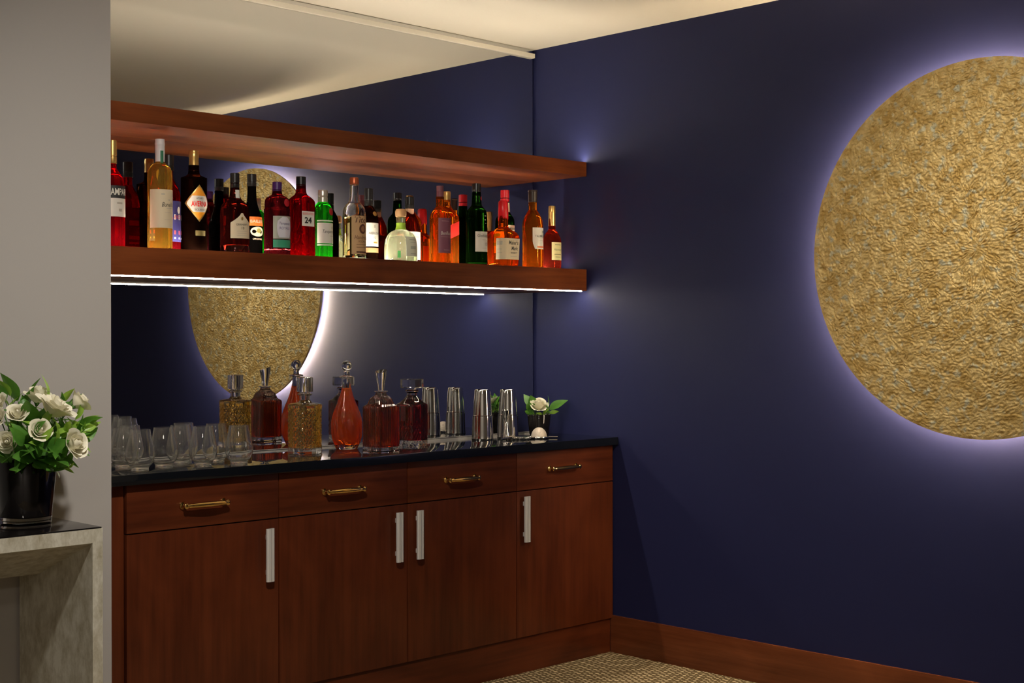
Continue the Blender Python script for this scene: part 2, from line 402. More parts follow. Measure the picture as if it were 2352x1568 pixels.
# ------------------------------------------------------------------ round hammered gold wall light
def moon():
    R, yc, zc, thick, stand = .6462, -2.1554, 1.6429, .012, .048
    t = thing('wall_light', 'round hammered gold wall disc glowing from behind on the navy wall', 'wall light', (0, yc, zc))
    m, nt, b = new_mat('hammered_gold'); N = nt.nodes; L = nt.links
    tc = N.new('ShaderNodeTexCoord'); n = N.new('ShaderNodeTexNoise'); n.inputs['Scale'].default_value = 26; n.inputs['Detail'].default_value = 5
    L.new(tc.outputs['Object'], n.inputs['Vector']); r = N.new('ShaderNodeValToRGB')
    r.color_ramp.elements[0].position = .35; r.color_ramp.elements[1].position = .68
    r.color_ramp.elements[0].color = (.46, .30, .085, 1); r.color_ramp.elements[1].color = (.70, .53, .23, 1)
    L.new(n.outputs['Fac'], r.inputs[0])
    n3 = N.new('ShaderNodeTexNoise'); n3.inputs['Scale'].default_value = 34; n3.inputs['Detail'].default_value = 4; L.new(tc.outputs['Object'], n3.inputs['Vector'])
    r3 = N.new('ShaderNodeValToRGB'); r3.color_ramp.elements[0].position = .55; r3.color_ramp.elements[1].position = .68; L.new(n3.outputs['Fac'], r3.inputs[0])
    mx = N.new('ShaderNodeMix'); mx.data_type = 'RGBA'; mx.inputs[7].default_value = (.50, .47, .32, 1); L.new(r3.outputs[0], mx.inputs[0]); L.new(r.outputs[0], mx.inputs[6]); L.new(mx.outputs[2], b.inputs['Base Color'])
    b.inputs['Metallic'].default_value = .5; b.inputs['Roughness'].default_value = .55
    n2 = N.new('ShaderNodeTexNoise'); n2.inputs['Scale'].default_value = 190; n2.inputs['Detail'].default_value = 3; L.new(tc.outputs['Object'], n2.inputs['Vector'])
    bp = N.new('ShaderNodeBump'); bp.inputs['Strength'].default_value = .6; bp.inputs['Distance'].default_value = .004; L.new(n2.outputs['Fac'], bp.inputs['Height']); L.new(bp.outputs[0], b.inputs['Normal'])
    vs, fs = [], []; nr, na = 250, 1000
    def h(y, z):
        q = noise.noise(Vector((y*11, z*11, 3)))
        q2 = noise.noise(Vector((y*30, z*30, 8)))
        a = 1-abs(noise.noise(Vector((y*60+q*3+q2*2, z*74+q*3-q2*2, 1.7))))*2.0
        c = noise.noise(Vector((y*108+q2*2, z*120, 5)))
        return .0044*a*(.8+.6*q) + .0034*c
    vs.append((-stand-thick-h(0, 0), 0, 0))
    for i in range(1, nr+1):
        rr = R*(i/nr)**.8
        edge = min(1, (R-rr)/.012)
        for k in range(na):
            w = 2*PI*k/na; y, z = rr*math.cos(w), rr*math.sin(w)
            vs.append((-stand-thick-h(y, z)*edge, y, z))
    for k in range(na): fs.append((0, 1+(k+1) % na, 1+k))
    for i in range(nr-1):
        for k in range(na):
            k2 = (k+1) % na; a, b2 = 1+i*na, 1+(i+1)*na
            fs.append((a+k, a+k2, b2+k2, b2+k))
    b0 = len(vs)
    for k in range(na):
        w = 2*PI*k/na; vs.append((-stand, R*math.cos(w), R*math.sin(w)))
    l = 1+(nr-1)*na
    for k in range(na): fs.append((l+k, l+(k+1) % na, b0+(k+1) % na, b0+k))
    fs.append(tuple(b0+k for k in range(na)))
    obj('disc', vs, fs, m, t, True, 60)
    bm = []                                              # wooden back drum and the light ring around it
    rd = R-.055
    v, f = Body([(0.0, rd), (stand, rd)], n=96).data(); obj('back_drum', [(-p.z, p.y, p.x) for p in v], f, M_BLACK, t)
    n = 160; vs, fs = [], []
    for k in range(n):
        w = 2*PI*k/n
        for (dr, dx) in ((.001, .016), (.006, .016), (.006, .034), (.001, .034)): vs.append((-dx, (rd+dr)*math.cos(w), (rd+dr)*math.sin(w)))
    for k in range(n):
        for j in range(4):
            a, c = 4*k, 4*((k+1) % n); fs.append((a+j, a+(j+1) % 4, c+(j+1) % 4, c+j))
    obj('light_strip', vs, fs, emit('led_ring', (1.0, .80, .53), P_MOON/(2*PI*rd*.02*PI)), t)
moon()

# ------------------------------------------------------------------ liquor bottles
INK = pbr('ink_black', (.02, .018, .018), .6); INKB = pbr('ink_brown', (.10, .035, .02), .6); INKR = pbr('ink_red', (.62, .02, .015), .5)
WHITE = pbr('paper_white', (.66, .63, .56), .6); CREAM = pbr('paper_cream', (.62, .52, .36), .6); KRAFT = pbr('paper_kraft', (.50, .31, .15), .65)
GREYINK = pbr('ink_grey', (.42, .38, .32), .6); GOLDFOIL = pbr('gold_foil', (.72, .48, .16), .3, .8); REDWAX = pbr('red_wax', (.62, .012, .02), .3)
REDFOIL = pbr('red_foil', (.42, .012, .02), .3); PURPLE = pbr('purple_cap', (.06, .018, .12), .35); MAUVE = pbr('mauve_cap', (.17, .055, .075), .45)
def place(u, a):
    return Vector((xat(u, -a), -a, ZLT))
class Bottle:
    """one bottle: u = pixel column of its axis, a = metres from the mirror, v = pixel row of its top, w = pixel width"""
    def __init__(s, u, a, v, w, label, name='liquor_bottle'):
        s.loc = place(u, a); s.sc = FPX/depth(s.loc); s.H = at_y(u, v, -a).z-ZLT; s.R = w/2/s.sc
        s.u, s.a = u, a; s.root = thing(name, label, 'bottle', s.loc, 0, 'liquor bottles on the lower shelf')
    def z(s, v): return max(.001, at_y(s.u, v, -s.a).z-ZLT)
    def px(s, p): return p/s.sc
    def body(s, rows, mat, poly=None, sx=1, sy=1, name='glass_body', sub=4, n=48, mod=None):
        r = smooth_rows([tuple(q) if len(q) == 3 else (*q, 0) for q in rows], sub)
        s.b = Body([(max(z, 0), max(rr, .002), w) for z, rr, w in r], poly, sx, sy, n, mod); s.g = s.b.make(name, mat, s.root); return s.b
    def cap(s, rows, mat, name='cap', n=28):
        bd = Body(rows, n=n); return bd.make(name, mat, s.root, 30)
def std_rows(H, R, zs, zn, rn, zt, w=0.0):
    """base, straight side to zs, shoulder to neck radius rn at zn, neck up to zt"""
    d = zn-zs
    return [(0, R*.90, w), (.004, R*.985, w), (.012, R, w), (zs*.5, R, w), (zs-.012, R, w), (zs, R*.995, w), (zs+d*.35, rn+(R-rn)*.83, w*.7), (zs+d*.65, rn+(R-rn)*.45, w*.35), (zs+d*.88, rn+(R-rn)*.12, 0), (zn, rn, 0), (zt, rn, 0)]
def cap_rows(z0, z1, r, ridge=True):
    R = [(z0, r*.97), (z0+.001, r), ]
    if ridge: R += [(z0+(z1-z0)*.28, r), (z0+(z1-z0)*.30, r*.93), (z0+(z1-z0)*.33, r*.93), (z0+(z1-z0)*.35, r)]
    return R + [(z1-.0015, r), (z1, r*.92)]

RED_L = glass('campari_red', (.66, .018, .035), .14, (.36, .006, .014)); AMBER = glass('whisky_amber', (1.0, .50, .10), .08, (.85, .25, .02))
AMBER2 = glass('whisky_deep', (.95, .36, .05), .08, (.7, .14, .01)); GOLDEN = glass('grappa_gold', (1.0, .82, .38), .10, (.9, .6, .15))
DARK = glass('dark_amber_glass', (.10, .035, .018), .12, (.03, .01, .006)); GREEN = glass('green_glass', (.10, .68, .10), .10, (.04, .42, .03))
DGREEN = glass('dark_green_glass', (.045, .13, .03), .10, (.008, .03, .006)); COGNAC = glass('cognac', (.42, .08, .03), .16, (.22, .02, .01))
PLUM = glass('plum_gin', (.34, .05, .06), .15, (.12, .012, .02)); RUBYPORT = glass('tawny_port', (.30, .06, .04), .12, (.09, .012, .012))
BLKGLASS = glass('black_bottle_glass', (.05, .04, .035), .25, (.010, .008, .008))

# 1 red aperitif cut by the wall
B = Bottle(259, .20, 322, 56, 'red liqueur bottle with black banded label, cut off by the greige wall')
b = B.body(std_rows(B.H, B.R, B.z(424), B.z(385), B.px(9), B.z(362)), RED_L)
B.cap(cap_rows(B.z(376), B.H, B.px(10)), GOLDFOIL)
l = b.label('label', B.root, WHITE, B.z(499), B.z(457), .045); b.marks(l, [(.004, B.z(468), .02, .006), (.006, B.z(484), .012, .009)], GREYINK)
l = b.label('label', B.root, INK, B.z(457), B.z(428), .045); b.text(l, 'CAMPARI', .030, B.z(443), WHITE, bold=.0006, widthfit=.075)
# 2 second red bottle behind (round white emblem label)
B = Bottle(388, .138, 356, 54, 'red aperitif bottle with blue and white label, behind the tall golden bottle')
b = B.body(std_rows(B.H, B.R, B.z(455), B.z(408), B.px(10), B.z(380)), RED_L)
B.cap(cap_rows(B.z(392), B.H, B.px(12)), M_BLACK)
l = b.label('label', B.root, pbr('label_blue', (.035, .03, .14), .5), B.z(556), B.z(463), .040)
b.disc(l, .016, B.z(484), .007, .012, WHITE, name='emblem'); b.marks(l, [(0, B.z(500)+.0, .078, .018), (0, B.z(548), .078, .006)], WHITE); b.marks(l, [(0, B.z(535), .078, .013)], pbr('label_pink', (.65, .08, .10), .5))
b.text(l, 'SELECT', .016, B.z(500), INKR, off=.0018, widthfit=.06)
# 3 tall golden grappa
B = Bottle(368, .245, 320, 56, 'tall clear bottle of golden spirit with white neck sleeve and cream label')
b = B.body([(0, B.R*.93), (.004, B.R), (.02, B.R), (B.z(450), B.R), (B.z(402), B.R), (B.z(388), B.R*.88), (B.z(380), B.R*.66), (B.z(374), B.px(11)), (B.z(368), B.px(10)), (B.z(345), B.px(10))], glass('grappa_solid', (1.0, .80, .30), .13, (.85, .55, .12)))
B.cap([(B.z(372), B.px(10.8)), (B.z(345), B.px(11)), (B.z(334), B.px(11)), (B.z(333), B.px(11.4)), (B.z(329), B.px(11.4)), (B.z(328), B.px(11)), (B.H, B.px(10.6))], pbr('grey_white_sleeve', (.62, .60, .60), .4), 'neck_sleeve')
nb = Body([(B.z(380), B.px(11.2)), (B.z(340), B.px(11.2))]); nb.label('tax_strip', B.root, pbr('tax_green', (.03, .16, .08), .5), B.z(379), B.z(347), .0055, s0=-.002)
l = b.label('label', B.root, CREAM, B.z(525), B.z(437), .058)
b.text(l, 'Bunello', .022, B.z(472), INK, shear=.35, s0=.006, widthfit=.046); b.marks(l, [(.012, B.z(480), .025, .002), (.008, B.z(490), .03, .001), (.008, B.z(506), .03, .001), (-.012, B.z(448), .012, .004), (.010, B.z(461), .006, .004)], GREYINK)
# 4 dark amaro with diamond label
B = Bottle(446, .15, 347, 59, 'black amaro bottle with gold cap and orange diamond label')
b = B.body([(0, B.R*.92), (.005, B.R), (.03, B.R), (B.z(480), B.R), (B.z(416), B.R), (B.z(409), B.R*.96), (B.z(404), B.R*.6), (B.z(398), B.px(13)), (B.z(380), B.px(12))], DARK)
B.cap([(B.z(391), B.px(11.6)), (B.z(364), B.px(11)), (B.z(362), B.px(11.5)), (B.z(352), B.px(11.5)), (B.z(350), B.px(10.6)), (B.H, B.px(10.8))], GOLDFOIL)
hw = .052; l = b.label('label', B.root, GOLDFOIL, B.z(511), B.z(427), lambda t: -hw*(1-abs(2*t-1))-.0005, nz=12, s0=-.006)
ORG = pbr('label_orange', (.85, .33, .02), .5)
b.label('label_field', l, ORG, B.z(507), B.z(431), lambda t: -(hw-.005)*(1-abs(2*t-1))-.0003, off=.0011, nz=12, s0=-.006)
za, zb = B.z(489), B.z(452); zm0, zm1 = B.z(507), B.z(431)
def dw(t):
    z = za+(zb-za)*t; q = (z-zm0)/(zm1-zm0); return -(hw-.006)*(1-abs(2*q-1))
b.label('label_band', l, WHITE, za, zb, dw, off=.0015, nz=8, s0=-.006)
b.text(l, 'AVERNA', .025, B.z(471), pbr('averna_red', (.75, .02, .01), .5), s0=-.004, off=.0021, bold=.0008, widthfit=.060); b.text(l, 'AMARO', .010, B.z(458), INK, s0=-.004, off=.0021, widthfit=.026); b.text(l, 'SICILIANO', .010, B.z(484), INK, s0=-.004, off=.0021, widthfit=.038)
b.label('lower_label', B.root, pbr('dull_gold', (.16, .12, .04), .5), B.z(543), B.z(531), .02, s0=.0)
# 5 tawny port
B = Bottle(540, .25, 398, 66, 'squat dark port bottle with black cap and cream peaked label')
b = B.body([(0, B.R*.96), (.004, B.R), (.02, B.R), (B.z(520), B.R), (B.z(486), B.R), (B.z(474), B.R*.93), (B.z(464), B.R*.68), (B.z(456), B.px(14)), (B.z(440), B.px(11)), (B.z(415), B.px(10))], RUBYPORT)
B.cap(cap_rows(B.z(432), B.H, B.px(10.6)), M_BLACK); Body([(B.z(463), B.px(14)), (B.z(432), B.px(11.5))]).label('neck_label', B.root, WHITE, B.z(459), B.z(437), .008, s0=-.001)
obj('glass_foot', *Body([(0, B.R*.98), (.001, B.R*1.01), (B.z(565), B.R*1.01), (B.z(564), B.R*.99)]).data(), M_GLASS, B.root, True)
def gr(t): return -.0405 if t < .58 else (-.0405+(t-.58)/.42*.032 if t < .8 else -.0235+(t-.8)/.2*.0155)
l = b.label('label', B.root, CREAM, B.z(549), B.z(492), lambda t: -.0405 if t < .62 else -(.004+.0365*max(0, 1-(t-.62)/.38)**1.5), nz=16, s0=-.004)
b.text(l, "GRAHAM'S", .011, B.z(518), INK, s0=-.002, widthfit=.046); b.text(l, '10', .014, B.z(526), INK, s0=-.002); b.marks(l, [(-.002, B.z(533), .04, .0012), (-.002, B.z(538), .036, .0012), (-.002, B.z(543), .04, .0012)], GREYINK); b.disc(l, -.004, B.z(504), .004, .006, GOLDFOIL, name='crest')
# 6 irish cream
B = Bottle(579, .108, 400, 48, 'black cream liqueur bottle with orange arched label, behind the port')
b = B.body([(0, B.R*.93), (.005, B.R), (.02, B.R), (B.z(525), B.R), (B.z(507), B.R*.97), (B.z(490), B.R*.82), (B.z(470), B.R*.55), (B.z(452), B.px(10.5)), (B.z(420), B.px(10))], BLKGLASS)
B.cap(cap_rows(B.z(428), B.H, B.px(10.8)), M_BLACK)
l = b.label('label', B.root, pbr('baileys_orange', (.72, .16, .02), .5), B.z(520), B.z(499), .034, nz=6); b.text(l, 'BAILEYS', .015, B.z(510), CREAM, widthfit=.056, bold=.0003)
b.disc(B.root, 0, B.z(533), .028, .018, CREAM, name='oval_label'); b.disc(B.root, .004, B.z(531), .010, .008, pbr('olive_ink', (.25, .22, .05), .6), .0022, 'vignette')
b.text(B.root, 'ORIGINAL', .009, B.z(550), CREAM, widthfit=.04)
# 7 dark plum gin
B = Bottle(637, .225, 418, 60, 'plum coloured gin bottle with purple cap and silver and green label')
b = B.body([(0, B.R*.97, .5), (.003, B.R, .5), (.02, B.R, .5), (B.z(500), B.R, .5), (B.z(484), B.R, .5), (B.z(481), B.R*1.0, .4), (B.z(479), B.R*.95, .3), (B.z(464), B.R*.94, 0), (B.z(455), B.R*.82, 0), (B.z(450), B.R*.55, 0), (B.z(446), B.px(12), 0), (B.z(432), B.px(10), 0)], PLUM, poly=polyf(10, .3))
obj('glass_foot', *Body([(0, B.R*1.0), (.001, B.R*1.03), (B.z(574), B.R*1.03), (B.z(573), B.R)], n=10).data(), M_GLASS, B.root)
B.cap(cap_rows(B.z(446), B.H, B.px(10.8)), PURPLE)
l = b.label('label', B.root, pbr('label_sage', (.30, .32, .26), .5), B.z(550), B.z(498), .044); b.label('shield', l, pbr('label_silver', (.56, .55, .60), .4), B.z(547), B.z(500), lambda t: -.030+.008*abs(2*t-1)**2+(.012*(t-.8)/.2 if t > .8 else 0), off=.0012, nz=10)
b.text(l, 'Tanqueray', .013, B.z(515), pbr('ink_violet', (.07, .05, .14), .6), shear=.2, off=.0019, widthfit=.046); b.text(l, 'ROYALE', .014, B.z(526), pbr('ink_violet2', (.16, .12, .24), .6), off=.0019, widthfit=.042)
b.label('band', B.root, pbr('label_teal', (.03, .26, .14), .5), B.z(570), B.z(552), .044); b.disc(B.root, .012, B.z(467), .014, .014, pbr('seal_red', (.35, .01, .02), .4))
# 8 red square gin
def wav(phi, z): return .0012*math.sin(phi*14+z*160)*math.sin(z*300-phi*3) if z < .115 else 0
B = Bottle(692, .25, 406, 58, 'bright red squarish gin bottle with black cap and small white label')
sq = chamf(1.22); k = .90
b = B.body([(0, B.R*k*.95, 1), (.004, B.R*k, 1), (.02, B.R*k, 1), (.04, B.R*k, 1), (.06, B.R*k, 1), (.08, B.R*k, 1), (.10, B.R*k, 1), (B.z(500), B.R*k, 1), (B.z(470), B.R*k, 1), (B.z(462), B.R*k*.97, 1), (B.z(454), B.R*.72, .6), (B.z(447), B.px(14), .2), (B.z(440), B.px(12), 0), (B.z(424), B.px(11), 0)], RED_L, poly=sq, mod=wav, n=64, sub=5)
B.cap(cap_rows(B.z(434), B.H, B.px(11.2)), M_BLACK)
l = b.label('label', B.root, WHITE, B.z(521), B.z(487), .0265, off=.0016); b.text(l, '24', .030, B.z(508), INK, bold=.0008, off=.0023); b.text(l, 'BEEFEATER', .012, B.z(493), INKR, off=.0023, widthfit=.046)
# 9 green gin
B = Bottle(742, .215, 437, 45, 'bright green gin bottle with silver cap, red seal and white label')
b = B.body([(0, B.R*.94), (.004, B.R), (.02, B.R), (B.z(530), B.R), (B.z(498), B.R), (B.z(484), B.R*.97), (B.z(472), B.R*.80), (B.z(467), B.R*.58), (B.z(463), B.px(11)), (B.z(450), B.px(10))], GREEN)
B.cap([(B.z(466), B.px(11.4)), (B.z(454), B.px(11.2)), (B.z(453), B.px(10.5)), (B.z(451), B.px(10.6)), (B.z(450), B.px(11.2)), (B.z(440), B.px(11.2)), (B.H, B.px(10.2))], pbr('silver_cap', (.66, .58, .52), .3, .7))
l = b.label('label', B.root, WHITE, B.z(560), B.z(513), .046); b.text(l, 'Tanqueray', .017, B.z(533), INK, shear=.3, widthfit=.052); b.marks(l, [(.016, B.z(524), .006, .009), (.014, B.z(543), .022, .0016)], GREYINK)
b.label('band', B.root, WHITE, B.z(510), B.z(507), .046); b.label('band', B.root, WHITE, B.z(565), B.z(562), .046); b.disc(B.root, .013, B.z(487), .0125, .014, pbr('seal_red', (.35, .01, .02), .4))
# 10 kraft label vodka
B = Bottle(814, .25, 408, 53, 'clear vodka bottle with copper cap and brown kraft label')
b = B.body([(0, B.R*.94), (.004, B.R), (.02, B.R), (B.z(520), B.R), (B.z(492), B.R), (B.z(480), B.R*.95), (B.z(470), B.R*.72), (B.z(464), B.px(13.5)), (B.z(445), B.px(10.5)), (B.z(424), B.px(9.8)), (B.z(420), B.px(9.8))], M_GLASS)
v, f = Body([(.012, B.R*.9), (.016, B.R*.93), (B.z(501), B.R*.93), (B.z(500), B.R*.9)]).data(); obj('vodka', v, f, glass('vodka', (.98, .93, .74), .04, (.9, .7, .3), 1.2), B.root, True)
v, f = Body(smooth_rows([(B.z(499), B.R*.90), (B.z(492), B.R*.91), (B.z(480), B.R*.85), (B.z(470), B.R*.62), (B.z(464), B.px(11)), (B.z(445), B.px(8)), (B.z(426), B.px(7.5))])).data(inward=True); obj('air_space', v, f, M_GLASS, B.root, True)
B.cap([(B.z(424), B.px(10.4)), (B.z(422), B.px(11)), (B.z(419), B.px(10.6)), (B.z(411), B.px(10.6)), (B.H, B.px(9.6))], pbr('copper_cap', (.50, .12, .05), .35, .6))
l = b.label('label', B.root, KRAFT, B.z(585), B.z(497), .043, s0=.004); b.text(l, "Tito's", .032, B.z(507), INKB, shear=.25, s0=.004, bold=.0003); b.disc(l, .006, B.z(527), .0165, .0185, INKB, name='emblem'); b.disc(l, .006, B.z(527), .009, .011, pbr('kraft_dark', (.30, .14, .06), .6), .0021, 'emblem_centre')
b.text(l, 'Handmade', .022, B.z(547), INKB, shear=.3, s0=.004, widthfit=.066); b.text(l, 'VODKA', .012, B.z(556), INKB, s0=.004, widthfit=.036); b.marks(l, [(.004, B.z(563), .05, .0015), (.004, B.z(569), .05, .0015), (.004, B.z(580), .05, .006)], INKB)
# 11 dark whisky with cream label behind
B = Bottle(847, .125, 433, 44, 'dark whisky bottle with gold seal and cream label, behind the kraft label vodka')
b = B.body(std_rows(B.H, B.R, B.z(503), B.z(470), B.px(9.5), B.z(445)), DARK)
B.cap(cap_rows(B.z(473), B.H, B.px(10.2)), M_BLACK); b.disc(B.root, .004, B.z(492), .010, .009, GOLDFOIL)
l = b.label('label', B.root, WHITE, B.z(567), B.z(513), .038); b.text(l, 'ABERLOUR', .013, B.z(537), INK, widthfit=.050); b.text(l, '12', .012, B.z(547), INK); b.marks(l, [(0, B.z(521), .007, .012)], GREYINK); b.marks(l, [(.004, B.z(558), .02, .007)], GOLDFOIL, name='crest')
b.label('lower_label', B.root, pbr('brown_label', (.22, .12, .05), .6), B.z(581), B.z(570), .038)
# 12 squat round tequila
B = Bottle(921, .205, 480, 76, 'squat round clear tequila bottle with cork stopper and green ribbon')
RT_ = B.R
b = B.body([(0, RT_*.9), (.004, RT_*.98), (.02, RT_), (B.z(566), RT_*.99), (B.z(550), RT_*.92), (B.z(538), RT_*.76), (B.z(531), RT_*.52), (B.z(527), B.px(12)), (B.z(518), B.px(10)), (B.z(500), B.px(11))], glass('tequila', (.93, .98, .86), .16, (.75, .80, .55)))
B.cap([(B.z(499), B.px(9.5)), (B.z(497), B.px(12.5)), (B.z(486), B.px(13)), (B.z(481), B.px(11)), (B.H, B.px(7))], pbr('cork', (.62, .36, .17), .8), 'cork_stopper')
Body([(B.z(528), B.px(13)), (B.z(520), B.px(10.8)), (B.z(512), B.px(10.8))]).make('ribbon', pbr('lime_ribbon', (.36, .58, .05), .5), B.root)
l = b.label('label', B.root, pbr('agave_label', (.70, .72, .55), .6), B.z(590), B.z(545), .034, s0=.010); b.marks(l, [(.010, B.z(552), .036, .003), (.010, B.z(558), .030, .002), (.010, B.z(570), .03, .012), (.010, B.z(584), .03, .003)], pbr('ink_sage', (.42, .46, .36), .6))
b.label('side_stamp', B.root, pbr('stamp_green', (.12, .62, .14), .5), B.z(594), B.z(578), .006, s0=-.052)
# 13 bourbon behind the tequila
B = Bottle(941, .104, 452, 56, 'dark bourbon bottle with black cap and cream label, behind the squat tequila')
b = B.body(std_rows(B.H, B.R, B.z(528), B.z(482), B.px(9.5), B.z(462)), COGNAC, sx=1.0, sy=.72)
B.cap(cap_rows(B.z(479), B.H, B.px(10.5)), M_BLACK); Body([(B.z(500), B.px(10.6)), (B.z(480), B.px(10.2))]).make('neck_label', pbr('neck_tan', (.55, .32, .20), .6), B.root)
l = b.label('label', B.root, WHITE, B.z(597), B.z(533), .036, s0=.004); b.marks(l, [(.004, B.z(545), .04, .004), (.004, B.z(553), .05, .0016), (.004, B.z(570), .03, .014)], pbr('ink_sage', (.42, .46, .36), .6))
# 14 purple label whisky
B = Bottle(1011, .25, 427, 48, 'amber whisky bottle with mauve cap and mauve label')
b = B.body(std_rows(B.H, B.R, B.z(500), B.z(474), B.px(9.5), B.z(452)), AMBER)
B.cap([(B.z(458), B.px(8.6)), (B.z(457), B.px(8.4)), (B.z(441), B.px(8.2)), (B.z(440), B.px(7.8)), (B.z(438), B.px(8.2)), (B.H, B.px(8))], MAUVE)
l = b.label('label', B.root, pbr('mauve_label', (.20, .065, .10), .5), B.z(582), B.z(502), .037); b.text(l, 'BenRiach', .020, B.z(537), WHITE, shear=.1, widthfit=.054); b.marks(l, [(0, B.z(545), .055, .0012), (-.006, B.z(509), .035, .0016), (0, B.z(575), .03, .002)], pbr('ink_pink', (.45, .30, .30), .6))
# 15 red slanted label whisky behind
B = Bottle(1027, .118, 440, 44, 'golden whisky bottle with slanted red label, behind the mauve label whisky')
b = B.body([(0, B.R*.97, 1), (.004, B.R, 1), (.02, B.R, 1), (B.z(520), B.R, 1), (B.z(503), B.R, 1), (B.z(494), B.R*.92, .8), (B.z(482), B.R*.62, .3), (B.z(472), B.px(9), 0), (B.z(456), B.px(8.2), 0), (B.z(450), B.px(8.2), 0)], AMBER, poly=chamf(1.25), n=64)
B.cap([(B.z(464), B.px(8.2)), (B.z(452), B.px(8.4)), (B.z(450), B.px(8.8)), (B.z(444), B.px(8.8)), (B.H, B.px(8))], GOLDFOIL)
vs, fs = [], []
for i in range(15):
    s_ = -.034+.068*i/14
    for zz in (B.z(546)+s_*.40, B.z(515)+s_*.40): vs.append(b.wrap(s_, zz, .0009))
for i in range(14): fs.append((2*i, 2*i+2, 2*i+3, 2*i+1))
obj('label', vs, fs, pbr('jw_red', (.70, .03, .02), .45), B.root, True)
# 16 dark green single malt
B = Bottle(1095, .25, 422, 49, 'dark green malt whisky bottle with black cap and broad cream label')
b = B.body([(0, B.R*.94), (.004, B.R), (.02, B.R), (B.z(530), B.R), (B.z(498), B.R), (B.z(486), B.R*.92), (B.z(478), B.R*.70), (B.z(472), B.R*.50), (B.z(462), B.px(11)), (B.z(436), B.px(9.6))], DGREEN, poly=polyf(3, 0), n=60)
B.cap([(B.z(448), B.px(9.9)), (B.z(438), B.px(9.9)), (B.z(437), B.px(10.6)), (B.H, B.px(10.2))], M_BLACK)
l = b.label('label', B.root, WHITE, B.z(579), B.z(533), .038); b.text(l, 'Glenfiddich', .017, B.z(543), INK, widthfit=.058); b.text(l, '12', .018, B.z(562), pbr('ink_taupe', (.35, .30, .24), .6), s0=.012); b.marks(l, [(.006, B.z(552), .03, .0012), (.006, B.z(571), .03, .0012)], GREYINK)
b.marks(B.root, [(.008, B.z(497), .010, .004), (.006, B.z(506), .008, .004), (.010, B.z(514), .006, .003)], GREYINK, name='antler_print'); b.disc(B.root, .008, B.z(456), .005, .008, pbr('seal_red', (.35, .01, .02), .4))
# 17 green irish whiskey behind
B = Bottle(1160, .132, 437, 44, 'green whiskey bottle with red foil neck, behind the red wax bourbon')
b = B.body([(0, B.R*.94), (.004, B.R), (.02, B.R), (B.z(540), B.R), (B.z(512), B.R), (B.z(502), B.R*.92), (B.z(494), B.R*.70), (B.z(486), B.px(11.5)), (B.z(464), B.px(10)), (B.z(444), B.px(9.6))], DGREEN)
B.cap(cap_rows(B.z(464), B.H, B.px(10.2)), REDFOIL); Body([(B.z(490), B.px(11.6)), (B.z(465), B.px(10.4))]).label('neck_label', B.root, CREAM, B.z(489), B.z(466), .014)
l = b.label('label', B.root, CREAM, B.z(580), B.z(518), .040); b.text(l, 'JAMESON', .014, B.z(527), INK, widthfit=.060, bold=.0003); b.marks(l, [(0, B.z(545), .05, .002), (0, B.z(560), .05, .014)], pbr('ink_green', (.15, .40, .15), .6))
# 18 red wax bourbon
B = Bottle(1156, .255, 461, 66, 'squat orange bourbon bottle with dripping red wax neck and cream label')
b = B.body([(0, B.R*.80, 1), (.004, B.R*.86, 1), (.02, B.R*.89, 1), (B.z(560), B.R*.93, 1), (B.z(550), B.R*.94, 1), (B.z(543), B.R*.92, 1), (B.z(534), B.R*.80, .7), (B.z(527), B.R*.50, .2), (B.z(520), B.px(12), 0), (B.z(500), B.px(11), 0), (B.z(470), B.px(10), 0)], AMBER2, poly=chamf(1.20), n=64)
wv, wf = [], []; n = 40
for i, zz in enumerate((0, 1, 2, 3, 4)):
    for kk in range(n):
        drip = .012*max(0, math.sin(kk*2*PI/n*5+.7))**2+.006*math.sin(kk*2*PI/n*3)
        z0 = B.z(499)-drip; r0 = B.px(12.2)
        z = [z0, z0+.004, B.z(480), B.z(464), B.H][i]; r = [r0*.93, r0, B.px(11.6), B.px(11), B.px(8.5)][i]
        wv.append((r*math.cos(2*PI*kk/n), r*math.sin(2*PI*kk/n), z))
for i in range(4):
    for kk in range(n): k2 = (kk+1) % n; wf.append((i*n+kk, i*n+k2, (i+1)*n+k2, (i+1)*n+kk))
wf.append(tuple(range(4*n, 5*n))); obj('wax_seal', wv, wf, REDWAX, B.root, True, 60)
l = b.label('label', B.root, CREAM, B.z(597), B.z(549), .062, -.056, ns=28, off=.0012) if False else b.label('label', B.root, CREAM, B.z(597), B.z(549), lambda t: -.085, lambda t: .045, ns=30, off=.0012)
b.text(l, "Maker's", .024, B.z(559), INK, shear=.1, off=.0019, s0=.004, bold=.0004, widthfit=.052); b.text(l, 'Mark', .022, B.z(572), INK, shear=.1, off=.0019, s0=.010, bold=.0004, widthfit=.036); b.text(l, 'WHISKY', .011, B.z(582), INK, off=.0019, s0=.006, widthfit=.034)
b.marks(l, [(.006, B.z(590), .036, .002), (-.066, B.z(560), .026, .016), (-.066, B.z(574), .024, .002), (-.066, B.z(582), .024, .002)], GREYINK, off=.0019)
